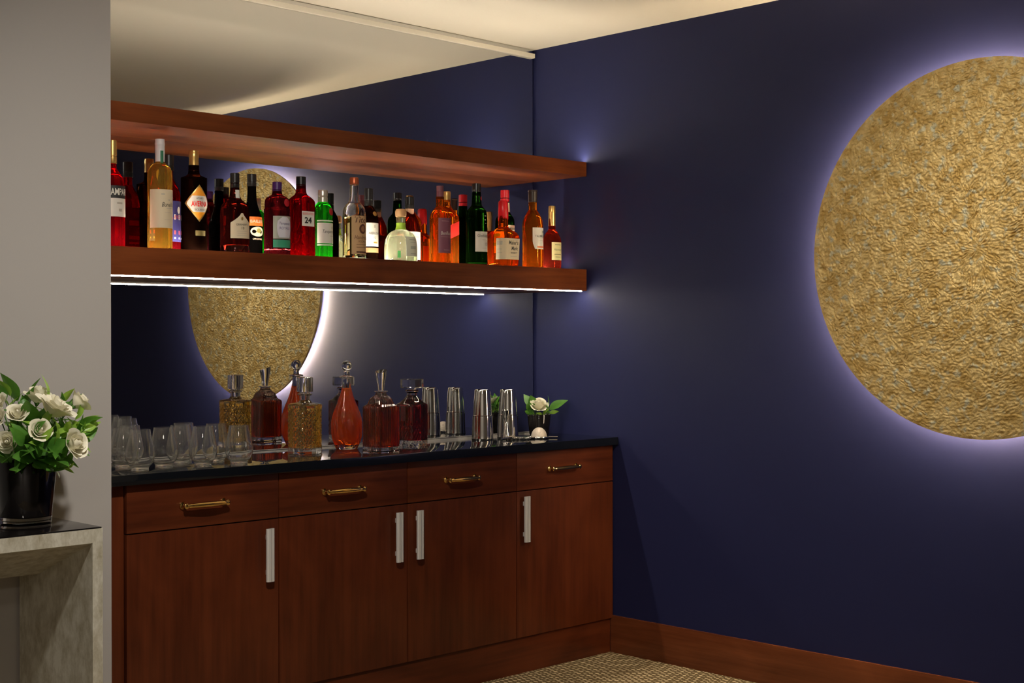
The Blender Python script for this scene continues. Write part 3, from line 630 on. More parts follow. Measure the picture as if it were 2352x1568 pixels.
# 19 island malt
B = Bottle(1224, .25, 437, 48, 'orange malt whisky bottle with black cap and white label, beside the small cognac')
b = B.body(std_rows(B.H, B.R, B.z(517), B.z(480), B.px(9.8), B.z(450)), AMBER)
B.cap([(B.z(465), B.px(9)), (B.z(464), B.px(10.2)), (B.z(441), B.px(10.4)), (B.z(440), B.px(11.2)), (B.H, B.px(10.8))], pbr('dark_brown_cap', (.03, .018, .014), .4))
l = b.label('label', B.root, WHITE, B.z(573), B.z(524), lambda t: -.036+(.010*(1-t/.3) if t < .3 else 0), lambda t: .036, nz=8); b.text(l, 'TALISKER', .013, B.z(544), INK, widthfit=.052); b.marks(l, [(.010, B.z(549), .02, .0014), (.008, B.z(553), .026, .0014)], GREYINK); b.marks(l, [(.018, B.z(533), .007, .010)], INK, name='emblem'); b.marks(l, [(.006, B.z(568), .045, .007)], pbr('label_rust', (.70, .20, .08), .6))
# 20 cognac
B = Bottle(1268, .198, 473, 46, 'small dark cognac bottle with gold capsule and yellow label, nearest the navy wall')
b = B.body([(0, B.R*.90), (.004, B.R*.97), (.02, B.R), (B.z(570), B.R*1.0), (B.z(552), B.R*.97), (B.z(542), B.R*.84), (B.z(534), B.R*.62), (B.z(528), B.px(9.5)), (B.z(520), B.px(8.6)), (B.z(500), B.px(8))], COGNAC, sx=1.0, sy=.85)
B.cap([(B.z(519), B.px(8.3)), (B.z(490), B.px(7.9)), (B.z(489), B.px(8.3)), (B.z(486), B.px(8.3)), (B.z(475), B.px(8)), (B.H, B.px(7.2))], GOLDFOIL, 'capsule')
l = b.label('label', B.root, pbr('label_yellow', (.80, .72, .36), .6), B.z(598), B.z(557), .032); b.text(l, 'Hennessy', .017, B.z(574), pbr('ink_olive', (.25, .24, .10), .6), shear=.2, widthfit=.046); b.marks(l, [(0, B.z(563), .035, .003), (0, B.z(585), .04, .003), (0, B.z(591), .03, .002)], pbr('ink_olive', (.25, .24, .10), .6))

# ------------------------------------------------------------------ crystal decanters on the counter
def decanter(u, a, label):
    loc = Vector((xat(u, -a), -a, ZC)); t = thing('decanter', label, 'decanter', loc, 0, 'crystal decanters on the counter')
    return t, loc, FPX/depth(loc), (lambda v: max(.0, at_y(u, v, -a).z-ZC))
def dec_body(t, rows, poly, mod, mat=None, n=96, name='crystal_body'):
    return Body(rows, poly, n=n, mod=mod).make(name, mat or M_CRYSTAL, t, 28)
def dense(rows, step=.004):
    out = []
    for a, b in zip(rows, rows[1:]):
        k = max(1, int(abs(b[0]-a[0])/step))
        for i in range(k): out.append(tuple(p+(q-p)*i/k for p, q in zip(a, b)))
    return out+[rows[-1]]
# golden spirit, diamond cut
t, loc, sc, z = decanter(700, .226, 'square decanter of pale golden spirit with diamond-cut sides and round stopper')
oct_ = chamf(1.22); ap = .0505; zt = z(926)
def dia(phi, zz):
    if zz < .022 or zz > zt-.022: return 0
    q = (phi*4/PI) % 1
    return -.0030*max(abs(math.sin(phi*9+zz*170)), abs(math.sin(phi*9-zz*170)))**8
dec_body(t, dense([(0, ap*.97, 1), (.003, ap, 1), (zt-.006, ap, 1)])+[(zt-.002, ap*.96, 1), (zt, ap*.85, .8), (zt+.004, .026, 0), (zt+.012, .019, 0), (zt+.028, .019, 0), (zt+.031, .026, 0), (zt+.035, .027, 0), (zt+.037, .022, 0)], oct_, dia, n=160)
Body(dense([(.022, ap-.006, 1), (.024, ap-.0045, 1), (zt-.008, ap-.0045, 1), (zt-.006, ap-.008, 1)], .02), oct_, n=64).make('spirit', glass('pale_gold_spirit', (1.0, .86, .46), .08, (.85, .60, .14), 1.33), t)
z0 = zt+.0375
Body([(z0, .019), (z0+.004, .019), (z0+.005, .0285), (z0+.008, .0295), (z(867), .0295), (z(866), .028), (z(865), .024)], polyf(18), n=72, mod=lambda p, zz: .0006*math.cos(p*18)).make('stopper', M_CRYSTAL, t, 25)
# orange pear-shaped
t, loc, sc, z = decanter(796, .162, 'pear-shaped decanter of bright orange liqueur with round ball stopper')
def flute(phi, zz): return -.0032*abs(math.sin(phi*7+zz*26)) if .012 < zz < z(938) else 0
rows = [(0, .040), (.004, .0425), (.012, .046), (z(1005), .0575), (z(985), .0605), (z(965), .0585), (z(945), .050), (z(925), .036), (z(905), .024), (z(885), .0165), (z(872), .0155), (z(868), .0165), (z(867), .026), (z(864), .0265), (z(862), .017)]
rr = smooth_rows([(a, b) for a, b in rows], 6); dec_body(t, rr, None, flute, n=112)
li = [(.016, .034), (.02, .042), (z(1005), .0525), (z(985), .0555), (z(965), .0535), (z(945), .045), (z(925), .031), (z(905), .0195), (z(893), .0135), (z(892), .010)]
Body(smooth_rows(li, 4)).make('liqueur', glass('orange_liqueur', (1.0, .42, .08), .45, (1.0, .27, .030), 1.33), t)
bz = z(840); br = .0200; Body([(z(862), .012), (z(858), .011)]+[(bz-br*math.cos(PI*k/16), br*math.sin(PI*k/16)+.0004) for k in range(3, 16)]).make('stopper', M_CRYSTAL, t, 60)
# brown square, fluted shoulders
t, loc, sc, z = decanter(875, .372, 'square decanter of brown spirit with slanted tall stopper')
ap = .0525; zs = z(936); cf = chamf(1.30)
def cut(phi, zz): return -.0012*abs(math.sin(phi*16)) if zz > .004 else 0
dec_body(t, dense([(0, ap*.97, 1), (.003, ap, 1), (zs, ap, 1)], .012)+[(zs+.006, ap*.96, 1), (zs+.014, ap*.78, .8), (z(915), .036, .5), (z(908), .024, .1), (z(903), .0195, 0), (z(900), .019, 0), (z(899), .025, 0), (z(897), .025, 0), (z(896.5), .020, 0)], cf, cut, n=128)
Body([(.020, ap*.86, 1), (.022, ap*.92, 1), (zs-.006, ap*.92, 1), (zs+.002, ap*.90, 1), (zs+.006, ap*.84, .9)], cf, n=64).make('spirit', glass('brown_spirit', (.85, .30, .09), .12, (.50, .07, .012), 1.33), t)
st = []; n = 24; z0 = z(896); z1 = z(848)
vs, fs = [], []
for i in range(9):
    q = i/8; r = .0125+.0125*q**1.3
    for k in range(n):
        w = 2*PI*k/n; rr_ = r*(1-.06*abs(math.sin(w*5))); x = rr_*math.cos(w)
        zz = z0+(z1-z0-.014)*q + (.014*(.5+.5*math.cos(w-PI*.15)) if i == 8 else 0)
        vs.append((x, rr_*math.sin(w)*.8, zz))
for i in range(8):
    for k in range(n): k2 = (k+1) % n; fs.append((i*n+k, i*n+k2, (i+1)*n+k2, (i+1)*n+k))
fs.append(tuple(range(n-1, -1, -1))); fs.append(tuple(range(8*n, 9*n))); obj('stopper', vs, fs, M_CRYSTAL, t, True, 30)
# dark red, flat square stopper
t, loc, sc, z = decanter(946, .218, 'square decanter of dark red spirit with wide flat square stopper')
ap = .0495; zs = z(927)
def cut2(phi, zz): return (-.0016*max(abs(math.sin(phi*12+zz*130)), abs(math.sin(phi*12-zz*130)))**5 if zz < zs*.55 else 0)
dec_body(t, dense([(0, ap*.97, 1), (.003, ap, 1), (zs-.004, ap, 1)], .006)+[(zs, ap*.97, 1), (zs+.005, ap*.80, .8), (z(916), .030, .2), (z(908), .020, 0), (z(902), .019, 0), (z(899), .026, 0), (z(896), .027, 0), (z(894), .022, 0)], chamf(1.25), cut2, n=128)
Body([(.022, ap*.84, 1), (.024, ap*.90, 1), (zs-.010, ap*.90, 1), (zs-.005, ap*.82, 1)], chamf(1.25), n=64).make('spirit', glass('ruby_spirit', (.66, .045, .06), .12, (.25, .008, .014), 1.33), t)
Body([(z(894), .016, 0), (z(891), .018, 0), (z(890.5), .040, 1), (z(889), .042, 1), (z(871), .042, 1), (z(869.5), .040, 1)], polyf(8, PI/8), n=64).make('stopper', M_CRYSTAL, t, 20)

# ------------------------------------------------------------------ tasting glasses
GP = [(0, .027), (.0015, .0285), (.006, .0275), (.013, .030), (.026, .0405), (.045, .0465), (.066, .0450), (.092, .0395), (.118, .0345), (.132, .0325)]
def glass_mesh():
    o = smooth_rows(GP, 4); ins = [(z, max(.001, r-.0016)) for z, r in o if z > .0185]
    ins = [(.0135, .001), (.0138, .012), (.0155, .022)]+ins
    v, f = Body(o, n=40).data(cap=False); n = 40; m = len(o)
    v2, f2 = Body(ins, n=40).data(cap=False)
    b = len(v); v = v+v2; f = f+[tuple(i+b for i in q[::-1]) for q in f2]
    top_o, top_i = (m-1)*n, b+(len(ins)-1)*n
    for k in range(n): k2 = (k+1) % n; f.append((top_o+k, top_o+k2, top_i+k2, top_i+k))
    f.append(tuple(range(n-1, -1, -1))); f.append(tuple(b+k for k in range(n)))
    me = bpy.data.meshes.new('bowl'); me.from_pydata([tuple(p) for p in v], [], f); me.update(); return me
gm = glass_mesh(); M_THIN = glass('thin_glass', (.985, .99, .985), .022, (.92, .91, .88), 1.5)  # white body colour paints a milky sheen into the empty glasses
gpos = [(-2.205, -.275, 'at the far left against the greige wall edge, in the middle row'), (-2.215, -.395, 'front left, nearest the counter edge and the greige wall'),
        (-2.105, -.355, 'second along the front of the group'), (-2.130, -.180, 'at the back left of the group, nearest the mirror'),
        (-2.000, -.285, 'in the middle of the group'), (-1.985, -.400, 'third along the front of the group'),
        (-1.930, -.190, 'at the back right of the group, nearest the mirror'), (-1.880, -.315, 'at the right of the group beside the golden decanter'),
        (-1.868, -.435, 'at the right front corner of the group')]
first = True
for (x, y, d) in gpos:
    o = obj_me('tasting_glass', gm, M_THIN, None, first, 50, (x, y, ZC+.0002)); first = False
    tag(o, 'empty tasting glass '+d, 'glass', 'empty tasting glasses on the counter')

# ------------------------------------------------------------------ shaker tins, jigger, strainers
def shaker(u, a, label):
    loc = Vector((xat(u, -a), -a, ZC)); t = thing('cocktail_shaker', label, 'shaker', loc, 0, 'steel shaker tins'); H = at_y(u, 893, -a).z-ZC
    Body(smooth_rows([(0, .0455), (.003, .0465), (.006, .0455), (H*.22, .0442), (H*.43, .0425), (H*.455, .0422)], 3)+[(H*.456, .0405)], n=48).make('lower_tin', M_STEEL, t, 30)
    Body([(H*.457, .0400), (H*.46, .0412), (H*.475, .0412), (H*.48, .0400), (H*.7, .0372), (H*.9, .0340), (H*.965, .0328), (H*.985, .0318), (H*.995, .0300), (H, .0285)], n=48).make('upper_tin', M_STEEL, t, 30)
shaker(1108, .165, 'stacked steel shaker tins between the dark red decanter and the other shaker')
shaker(1166, .165, 'stacked steel shaker tins right behind the jigger, next to the small rose pot')
loc = Vector((xat(1163, -.245), -.245, ZC)); H = at_y(1163, 941, -.245).z-ZC
t = thing('jigger', 'small steel hourglass jigger in front of the right shaker', 'jigger', loc)
Body([(0, .0165), (.001, .0175), (H*.55, .0060), (H*.575, .0052)], n=32).make('lower_cup', M_STEEL, t, 40)
o_ = [(H*.576, .0050), (H*.62, .0070), (H-.001, .0205), (H, .0200), (H-.002, .0193), (H*.66, .0062), (H*.655, .001)]
Body(o_, n=32).make('upper_cup', M_STEEL, t, 40)
# hawthorne strainer lying on the counter
c = at_z(1196, 1008, ZC); t = thing('cocktail_strainer', 'steel cocktail strainer with coiled spring lying in front of the jigger', 'strainer', (c.x, c.y, ZC), math.radians(-8))
v, f = Body([(.0, .036), (.001, .040), (.003, .040), (.004, .038)], n=40).data(); obj('plate', [(p.x*1.05, p.y, p.z+.009) for p in v], f, M_STEEL, t, True)
pts = []
for i in range(420):
    w = 2*PI*i/420; cw = i*2*PI/9; rr = .0385+.0048*math.cos(cw); pts.append((rr*math.cos(w)*1.05, rr*math.sin(w), .0062+.0048*math.sin(cw)))
pts.append(pts[0]); obj('spring', *tube(pts, .0011, 5), M_STEEL, t, True, 60)
obj('handle', *tube([(-.035, 0, .012), (-.06, .004, .010), (-.085, .006, .006), (-.098, .006, .0042)], [.006, .0045, .004, .004], 10), M_STEEL, t, True)
# fine mesh strainer upside down
c = at_z(1238, 1006, ZC); rs = .033
t = thing('mesh_strainer', 'small domed mesh strainer turned upside down in front of the rose pot', 'strainer', (c.x, c.y, ZC))
m_, nt, bb = new_mat('wire_mesh'); N = nt.nodes; L = nt.links; tc = N.new('ShaderNodeTexCoord'); ck = N.new('ShaderNodeTexChecker'); ck.inputs['Scale'].default_value = 420; L.new(tc.outputs['Object'], ck.inputs['Vector'])
ck.inputs[1].default_value = (.62, .55, .46, 1); ck.inputs[2].default_value = (.38, .33, .27, 1); L.new(ck.outputs[0], bb.inputs['Base Color']); bb.inputs['Metallic'].default_value = .3; bb.inputs['Roughness'].default_value = .55
Body([(.004, rs)]+[(.006+(.040)*math.sin(PI/2*k/10), rs*math.cos(PI/2*k/10)+.0003) for k in range(0, 11)], n=32).make('mesh_dome', m_, t, 60)
ring = [( (rs+.006)*math.cos(2*PI*k/40), (rs+.006)*math.sin(2*PI*k/40), .0042+.0012*math.cos(k*PI)) for k in range(41)]
obj('rim', *tube(ring, .0038, 8), M_STEEL, t, True, 60)
obj('handle', *tube([(rs+.004, 0, .0045), (rs+.02, -.02, .0045), (rs+.035, -.045, .005)], .0035, 8), M_STEEL, t, True)

# ------------------------------------------------------------------ roses and leaves
def petal_mesh(name, w, h, r0, open_, curl, close=0.0):
    """petal wrapped round the z axis: base near the axis, widening and curling outwards at the tip"""
    vs, fs = [], []; nu, nv = 8, 7
    for j in range(nv+1):
        v = j/nv
        r = r0*(.35+.90*math.sin(min(1, v*1.15)*PI/2))*(1-close*v*v) + open_*v*v + curl*max(0, v-.70)**2*4
        zz = h*(v - .55*curl*14*max(0, v-.74)**2)
        for i in range(nu+1):
            u = -1+2*i/nu; hw = w*(math.sin(PI*(.10+.62*v))**.8)*(1 if v < .85 else math.sqrt(max(0, 1-((v-.85)/.18)**2*.55)))
            phi = u*hw
            rr = r*(1+.05*u*u*v+.05*v*v*math.sin(2.2*u+.6))
            vs.append((rr*math.cos(phi), rr*math.sin(phi), zz - h*.10*v*u*u + h*.015*math.sin(5*u+3*v)))
    for j in range(nv):
        for i in range(nu):
            a = j*(nu+1)+i; fs.append((a, a+1, a+nu+2, a+nu+1))
    me = bpy.data.meshes.new(name); me.from_pydata(vs, [], fs); me.update()
    for p in me.polygons: p.use_smooth = True
    return me
def petal_mat():
    m, nt, b = new_mat('rose_petal'); N = nt.nodes; L = nt.links
    b.inputs['Roughness'].default_value = .55; b.inputs['Base Color'].default_value = (.83, .80, .66, 1)
    tc = N.new('ShaderNodeTexCoord'); n = N.new('ShaderNodeTexNoise'); n.inputs['Scale'].default_value = 18; L.new(tc.outputs['Object'], n.inputs['Vector'])
    r = N.new('ShaderNodeValToRGB'); r.color_ramp.elements[0].color = (.84, .79, .55, 1); r.color_ramp.elements[1].color = (.93, .92, .86, 1); L.new(n.outputs['Fac'], r.inputs[0]); L.new(r.outputs[0], b.inputs['Base Color'])
    t = N.new('ShaderNodeBsdfTranslucent'); t.inputs[0].default_value = (.75, .72, .5, 1); mx = N.new('ShaderNodeMixShader'); mx.inputs[0].default_value = .25
    L.new(b.outputs[0], mx.inputs[1]); L.new(t.outputs[0], mx.inputs[2]); L.new(mx.outputs[0], N['Material Output'].inputs[0]); return m
def leaf_mat(name, c1, c2):
    m, nt, b = new_mat(name); N = nt.nodes; L = nt.links; b.inputs['Roughness'].default_value = .38
    tc = N.new('ShaderNodeTexCoord'); n = N.new('ShaderNodeTexNoise'); n.inputs['Scale'].default_value = 30; L.new(tc.outputs['Object'], n.inputs['Vector'])
    r = N.new('ShaderNodeValToRGB'); r.color_ramp.elements[0].color = (*c1, 1); r.color_ramp.elements[1].color = (*c2, 1); r.color_ramp.elements[0].position = .3; r.color_ramp.elements[1].position = .7
    L.new(n.outputs['Fac'], r.inputs[0]); L.new(r.outputs[0], b.inputs['Base Color'])
    t = N.new('ShaderNodeBsdfTranslucent'); t.inputs[0].default_value = (*[min(1, x*1.6) for x in c2], 1); mx = N.new('ShaderNodeMixShader'); mx.inputs[0].default_value = .3
    L.new(b.outputs[0], mx.inputs[1]); L.new(t.outputs[0], mx.inputs[2]); L.new(mx.outputs[0], N['Material Output'].inputs[0]); return m
M_PETAL = petal_mat(); M_LEAF = leaf_mat('leaf_dark', (.035, .12, .018), (.10, .27, .03)); M_LEAF2 = leaf_mat('leaf_light', (.14, .30, .03), (.36, .55, .08))
M_STEM = pbr('green_stem', (.06, .14, .025), .5)
PETALS = {}
def petal_set(k):                                     # k: how far the flower is open
    if k not in PETALS:
        PETALS[k] = [petal_mesh('petal', 1.5, .0460, .0080, .0, .0, .45), petal_mesh('petal', 1.25, .0455, .0118, .0, .004*k, .26), petal_mesh('petal', 1.05, .0430, .0152, .0005*k, .010*k, .14), petal_mesh('petal', .90, .0380, .0190, .0015*k, .016*k, .05), petal_mesh('petal', .78, .0310, .0228, .003*k, .024*k, 0)]
        for me in PETALS[k]: me.materials.append(M_PETAL)
    return PETALS[k]
def orient(o, direction, spin=0.0):
    q = Vector(direction).normalized().to_track_quat('Z', 'Y'); o.rotation_mode = 'QUATERNION'
    o.rotation_quaternion = q @ Matrix.Rotation(spin, 3, 'Z').to_quaternion()
def add_part(name, me, parent, loc=(0, 0, 0), rot=(0, 0, 0), scale=1.0):
    o = bpy.data.objects.new(name, me); COL.objects.link(o); o.parent = parent; o.location = loc; o.rotation_euler = rot; o.scale = (scale,)*3; return o
bud_me = None
def rose(center, direction, diam, label, openness=1, group='white roses in the black vase', root_at=None):
    """center: middle of the bloom"""
    s = diam/.080; d = Vector(direction).normalized(); base = Vector(center)-d*.020*s
    t = thing('white_rose', label, 'rose', base, 0, group); orient(t, d, random.uniform(0, 6.28)); t.scale = (s, s, s)
    P = petal_set(openness); k = random.uniform(0, 6)
    v, f = Body(smooth_rows([(.002, .006), (.015, .0085), (.034, .0075), (.0415, .0045), (.0435, .001)], 3), n=14).data(); obj('bud', v, f, M_PETAL, t, True, 60)
    for li_, (cnt, z_) in enumerate(((3, .002), (3, .001), (4, 0), (5, 0), (5, -.001))):
        for j in range(cnt): add_part('petal', P[li_], t, (0, 0, z_), (random.uniform(-.06, .06)*(li_ > 1), random.uniform(-.12, .10)*(li_ > 1), k+li_*.8+j*2*PI/cnt), random.uniform(.96, 1.05))
    v, f = Body(smooth_rows([(-.012, .003), (-.007, .006), (-.002, .008), (.003, .0085), (.005, .004)], 3), n=12).data(); obj('calyx', v, f, M_STEM, t, True, 60)
    if root_at is not None:
        inv = t.matrix_basis.inverted(); a = Vector((0, 0, -.010)); b = inv @ Vector(root_at); c_ = a+Vector((0, 0, -.025))
        pts = [a.lerp(c_, q)*(1-q)+c_.lerp(b, q)*q for q in (0, .25, .5, .75, 1)]
        obj('stem', *tube(pts, .0022, 6), M_STEM, t, True, 60)
    return t
def leaf_mesh(length, width, fold=.25, droop=.25, mat=None):
    vs, fs = [], []; n = 8
    for i in range(n+1):
        t = i/n; w = width*math.sin(PI*min(1, t*.96+.03)**.82)*(1-.15*t)
        z = -droop*length*t*t
        for u in (-1, -.5, 0, .5, 1): vs.append((u*w/2, length*t, z+fold*abs(u)*w/2))
    for i in range(n):
        for k in range(4): a = i*5+k; fs.append((a, a+1, a+6, a+5))
    me = bpy.data.meshes.new('leaf'); me.from_pydata(vs, [], fs); me.update(); me.materials.append(mat)
    for p in me.polygons: p.use_smooth = True
    return me
LEAVES = [leaf_mesh(.066, .036, .25, .25, M_LEAF), leaf_mesh(.056, .024, .3, .35, M_LEAF2), leaf_mesh(.038, .013, .3, .2, M_LEAF2), leaf_mesh(.078, .048, .2, .15, M_LEAF)]
def sprig(tip, root, kinds, n, bunch, scale=1.0, spread=.9):
    """one stem of a bunch with its leaves"""
    root = Vector(root); tip = Vector(tip); d = tip-root; L_ = d.length
    pts = [(0.0, 0.0, 0.0), (.004, 0, L_*.4), (.006, .002, L_*.75), (.002, .003, L_)]
    t = obj('sprig', *tube(pts, [.0018, .0016, .0013, .0008], 6), M_STEM, bunch, True, 60)
    t.location = root-bunch.location; orient(t, d, random.uniform(0, 6.28))
    for i in range(n):
        q = 1-.5*i/max(1, n) if n > 1 else 1
        o = bpy.data.objects.new('leaf', LEAVES[random.choice(kinds)]); COL.objects.link(o); o.parent = t
        az = i*2.4+random.uniform(-.3, .3); el = (.25 if i == 0 else random.uniform(.6, 1.0)*spread)
        o.location = (0.004, .002, L_*q); o.scale = (scale*random.uniform(.85, 1.1),)*3
        dirv = Vector((math.cos(az)*math.sin(el), math.sin(az)*math.sin(el), math.cos(el)))
        o.rotation_mode = 'QUATERNION'; o.rotation_quaternion = dirv.to_track_quat('Y', 'Z')
    return t

# small rose pot in the corner of the counter
pc = Vector((xat(1238, -.135), -.135, ZC)); s_ = FPX/depth(pc)
t = thing('flower_pot', 'small black glass pot in the corner of the counter', 'pot', pc)
hp = at_y(1238, 951, -.135).z-ZC
o_ = [(0, .040), (.002, .043), (hp-.001, .0525), (hp, .052), (hp-.002, .0500), (hp-.02, .048), (hp-.021, .001)]
Body(o_, n=40).make('pot_body', M_BLACKGLASS, t, 40)
top = pc+Vector((0, 0, hp)); root = pc+Vector((0, 0, hp-.015))
rose(at_d(1238, 931, depth(pc)-.02), (-.35, -.45, .8), .082, 'cream white rose in the small pot on the counter', 1, 'roses', root)
bunch = thing('greenery_bunch', 'bunch of green leaves around the rose in the small pot', 'foliage', root)
for (u, v, dd, kd, sc_) in ((1215, 915, .0, [3], 1.0), (1206, 930, -.03, [0], .8), (1222, 905, .02, [0, 3], .9), (1275, 926, -.01, [3], 1.05), (1262, 930, -.03, [0], .6), (1280, 942, .0, [1], .8), (1212, 945, -.02, [1, 0], .8), (1250, 947, -.045, [1], .7)):
    tip = at_d(u, v, depth(pc)+dd); rt = root+Vector((random.uniform(-.01, .01), random.uniform(-.01, .01), -.004))
    sprig(rt+(tip-rt)*.62, rt, kd, 2, bunch, sc_)

# ------------------------------------------------------------------ console table and the big vase
ZT, TY0, TX1 = .835, -.955, -2.648
TX1 = at_z(236, 1209, ZT).x; TY0 = at_z(236, 1209, ZT).y; TYB = YW-.012; TX0 = TX1-1.05
def leafmat():
    m, nt, b = new_mat('silver_leaf'); N = nt.nodes; L = nt.links; tc = N.new('ShaderNodeTexCoord')
    mp = N.new('ShaderNodeMapping'); mp.inputs['Scale'].default_value = (6, 6, 3); L.new(tc.outputs['Object'], mp.inputs['Vector'])
    n = N.new('ShaderNodeTexNoise'); n.inputs['Scale'].default_value = 5; n.inputs['Detail'].default_value = 7; n.inputs['Roughness'].default_value = .7; L.new(mp.outputs[0], n.inputs['Vector'])
    r = N.new('ShaderNodeValToRGB'); r.color_ramp.elements[0].position = .3; r.color_ramp.elements[1].position = .62; r.color_ramp.elements[0].color = (.40, .36, .25, 1); r.color_ramp.elements[1].color = (.72, .70, .60, 1)
    L.new(n.outputs['Fac'], r.inputs[0]); L.new(r.outputs[0], b.inputs['Base Color']); b.inputs['Metallic'].default_value = .35; b.inputs['Roughness'].default_value = .42; return m
M_LEAFMETAL = leafmat()
t = thing('console_table', 'silver leaf console table with black glass top against the greige wall', 'table', ((TX0+TX1)/2, TYB, 0))
ox, oy = (TX0+TX1)/2, TYB
tk, t1 = .030, TX1-at_y(45, 1400, TYB).x
tym = TYB-.02
for _ in range(200):
    if proj((TX1-t1, tym, .6))[0] >= 90: break
    tym -= .004
zm = zt_mid = at_y(90, 1317, tym).z
def wedge(name, pts_front, pts_mid, pts_back):        # a loft of three quads along y
    vs = []
    for (q, y) in ((pts_front, TY0), (pts_mid, tym), (pts_back, TYB)): vs += [(a-ox, y-oy, c) for a, c in q]
    fs = [(0, 1, 2, 3), (11, 10, 9, 8)]
    for i in range(2):
        for k in range(4): k2 = (k+1) % 4; fs.append((i*4+k, (i+1)*4+k, (i+1)*4+k2, i*4+k2))
    me = bpy.data.meshes.new(name); me.from_pydata(vs, [], fs); me.update()
    bm = bmesh.new(); bm.from_mesh(me); bmesh.ops.recalc_face_normals(bm, faces=bm.faces); bm.to_mesh(me); bm.free()
    return obj_me(name, me, M_LEAFMETAL, t)
zt = ZT-.004
wedge('leg', [(TX1-tk, 0), (TX1, 0), (TX1, zt), (TX1-tk, zt-tk*1.25)], [(TX1-t1, 0), (TX1, 0), (TX1, zt), (TX1-t1, zm)], [(TX1-t1, 0), (TX1, 0), (TX1, zt), (TX1-t1, zm)])
wedge('leg', [(TX0, 0), (TX0+tk, 0), (TX0+tk, zt-tk*1.25), (TX0, zt)], [(TX0, 0), (TX0+t1, 0), (TX0+t1, zm), (TX0, zt)], [(TX0, 0), (TX0+t1, 0), (TX0+t1, zm), (TX0, zt)])
wedge('top_frame', [(TX0+tk, zt-tk*1.25), (TX1-tk, zt-tk*1.25), (TX1, zt), (TX0, zt)], [(TX0+t1, zm), (TX1-t1, zm), (TX1, zt), (TX0, zt)], [(TX0+t1, zm), (TX1-t1, zm), (TX1, zt), (TX0, zt)])
bbox('glass_top', TX0-ox+.002, TX1-ox-.002, TY0-oy+.002, 0, zt, ZT, M_BLACKGLASS, t, .001)

vc = at_z(60, 1200, ZT); dv = depth(vc); vs_ = FPX/dv
t = thing('flower_vase', 'round black glass vase of white roses on the console table', 'vase', (vc.x, vc.y, ZT))
hv = CAM.z-(1063-784)/vs_-ZT; rb, rt_ = 57/vs_, 69/vs_
Body([(.020, rb*.97), (.021, rb*1.0), (hv-.002, rt_), (hv, rt_-.001), (hv-.003, rt_-.004), (hv-.04, rt_-.006), (hv-.041, .002)], n=56).make('vase_body', M_BLACKGLASS, t, 40)
Body([(0, rb*.93), (.002, rb*.99), (.009, rb*1.005), (.0105, rb*.985), (.012, rb*1.005), (.0195, rb*1.01)], n=56).make('glass_foot', M_GLASS, t, 40)
root = Vector((vc.x, vc.y, ZT+hv-.035))
bc = Vector((vc.x, vc.y, ZT+hv+.045))
GR = 'white roses in the black vase'
roses = [(88, 908, .02, 62, (.1, -.2, 1), 'white rose at the top of the vase bouquet, cupped and facing up', 1),
         (126, 938, -.055, 74, (.35, -.35, .8), 'widely open flat white rose in the upper middle of the vase bouquet', 2),
         (182, 924, .03, 58, (.8, -.1, .55), 'pale yellowish rose at the upper right of the vase bouquet', 1),
         (40, 951, -.07, 50, (-.3, -.6, .6), 'white rose left of centre in the vase bouquet', 1),
         (91, 988, -.105, 52, (-.1, -.8, .35), 'half hidden white rose low in the centre of the vase bouquet', 1),
         (171, 1020, -.075, 66, (.35, -.85, .25), 'big white rose at the lower right of the vase bouquet', 1),
         (16, 1014, -.095, 48, (-.6, -.8, .1), 'round white rose at the lower left of the vase bouquet', 1),
         (-6, 926, -.03, 50, (-.6, -.3, .6), 'white rose cut by the left picture edge, upper one', 1),
         (-8, 958, -.06, 46, (-.7, -.5, .4), 'white rose cut by the left picture edge, lower one', 1)]
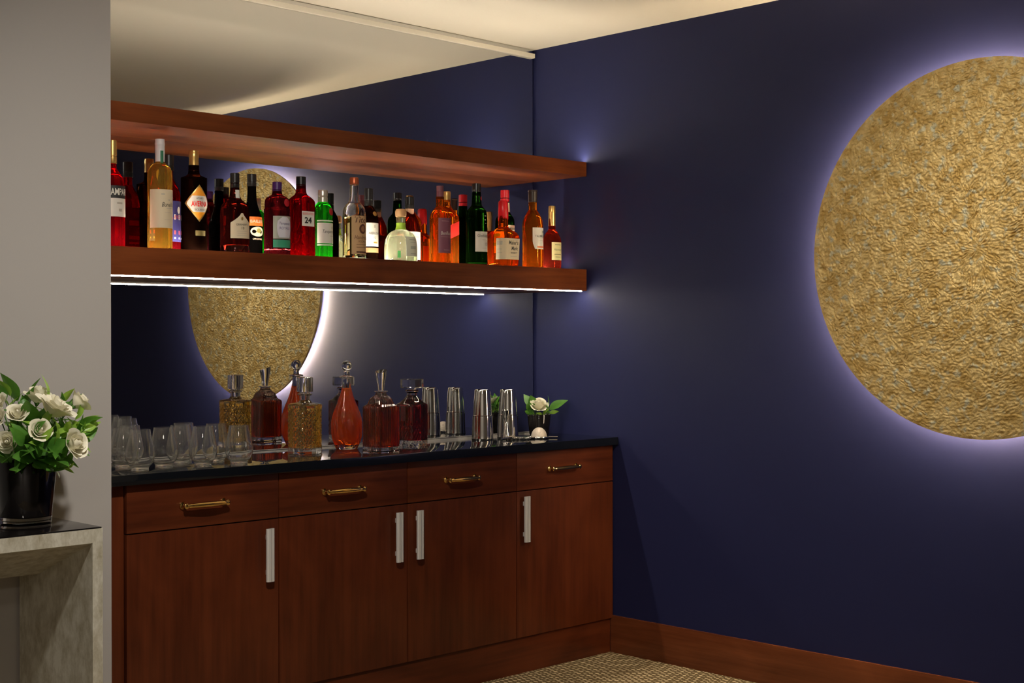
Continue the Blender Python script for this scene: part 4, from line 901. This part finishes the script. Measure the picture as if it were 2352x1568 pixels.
for (u, v, dd, dia_, dr_, lab, op) in roses:
    rose(at_d(u, v, dv+dd), dr_, dia_/vs_*1.02, lab, op, GR, root+Vector((random.uniform(-.02, .02), random.uniform(-.02, .02), 0)))
sprigs = [(36, 893, .03, [3], 1.15, 2), (122, 890, .02, [2, 1], 1.0, 3), (20, 910, 0, [1], .9, 3), (165, 905, .03, [0], .8, 2), (205, 955, .0, [0, 1], .9, 4), (222, 940, .01, [2], .95, 6), (228, 965, -.01, [2], .95, 6), (212, 990, -.03, [2, 0], .9, 5),
          (172, 1068, -.06, [2, 0], .9, 4), (130, 1052, -.09, [0, 3], .95, 4), (105, 960, -.09, [1], .9, 4), (140, 965, -.085, [1], .9, 4), (160, 975, -.06, [0, 1], .9, 4), (70, 990, -.12, [0], .9, 3), (55, 1010, -.12, [0, 1], .85, 3), (105, 1005, -.125, [1], .8, 4),
          (30, 1066, -.11, [0], .9, 2), (110, 1035, -.10, [3, 0], .95, 4), (80, 1045, -.11, [0, 3], .9, 4), (150, 1040, -.06, [0], .9, 4), (60, 935, -.02, [0], .9, 3), (0, 895, 0, [1, 0], .9, 4), (190, 985, -.02, [0], .9, 4), (150, 930, .04, [0], .9, 4), (10, 1040, -.09, [0, 3], .9, 3), (70, 960, -.04, [0, 3], 1, 4), (125, 985, -.04, [0, 3], 1, 4), (160, 1000, -.02, [0, 3], 1, 4), (40, 985, -.05, [0, 3], 1, 4), (195, 945, .01, [1, 0], 1, 5), (215, 965, -.03, [1, 2], 1, 6), (145, 905, .05, [0, 1], 1, 4), (60, 900, .05, [0], 1, 3), (15, 880, .02, [1, 0], .9, 4), (105, 1025, -.12, [0], 1, 4), (140, 1012, -.10, [0, 1], .9, 4), (50, 1035, -.12, [0], .9, 3)]
bunch = thing('greenery_bunch', 'bunch of leafy green sprigs between the white roses in the black vase', 'foliage', root)
for (u, v, dd, kd, sc_, n) in sprigs:
    tip = at_d(u, v, dv+dd); rt = root+Vector((random.uniform(-.03, .03), random.uniform(-.03, .03), 0))
    sprig(rt+(tip-rt)*.86, rt, kd, n, bunch, sc_*1.12)
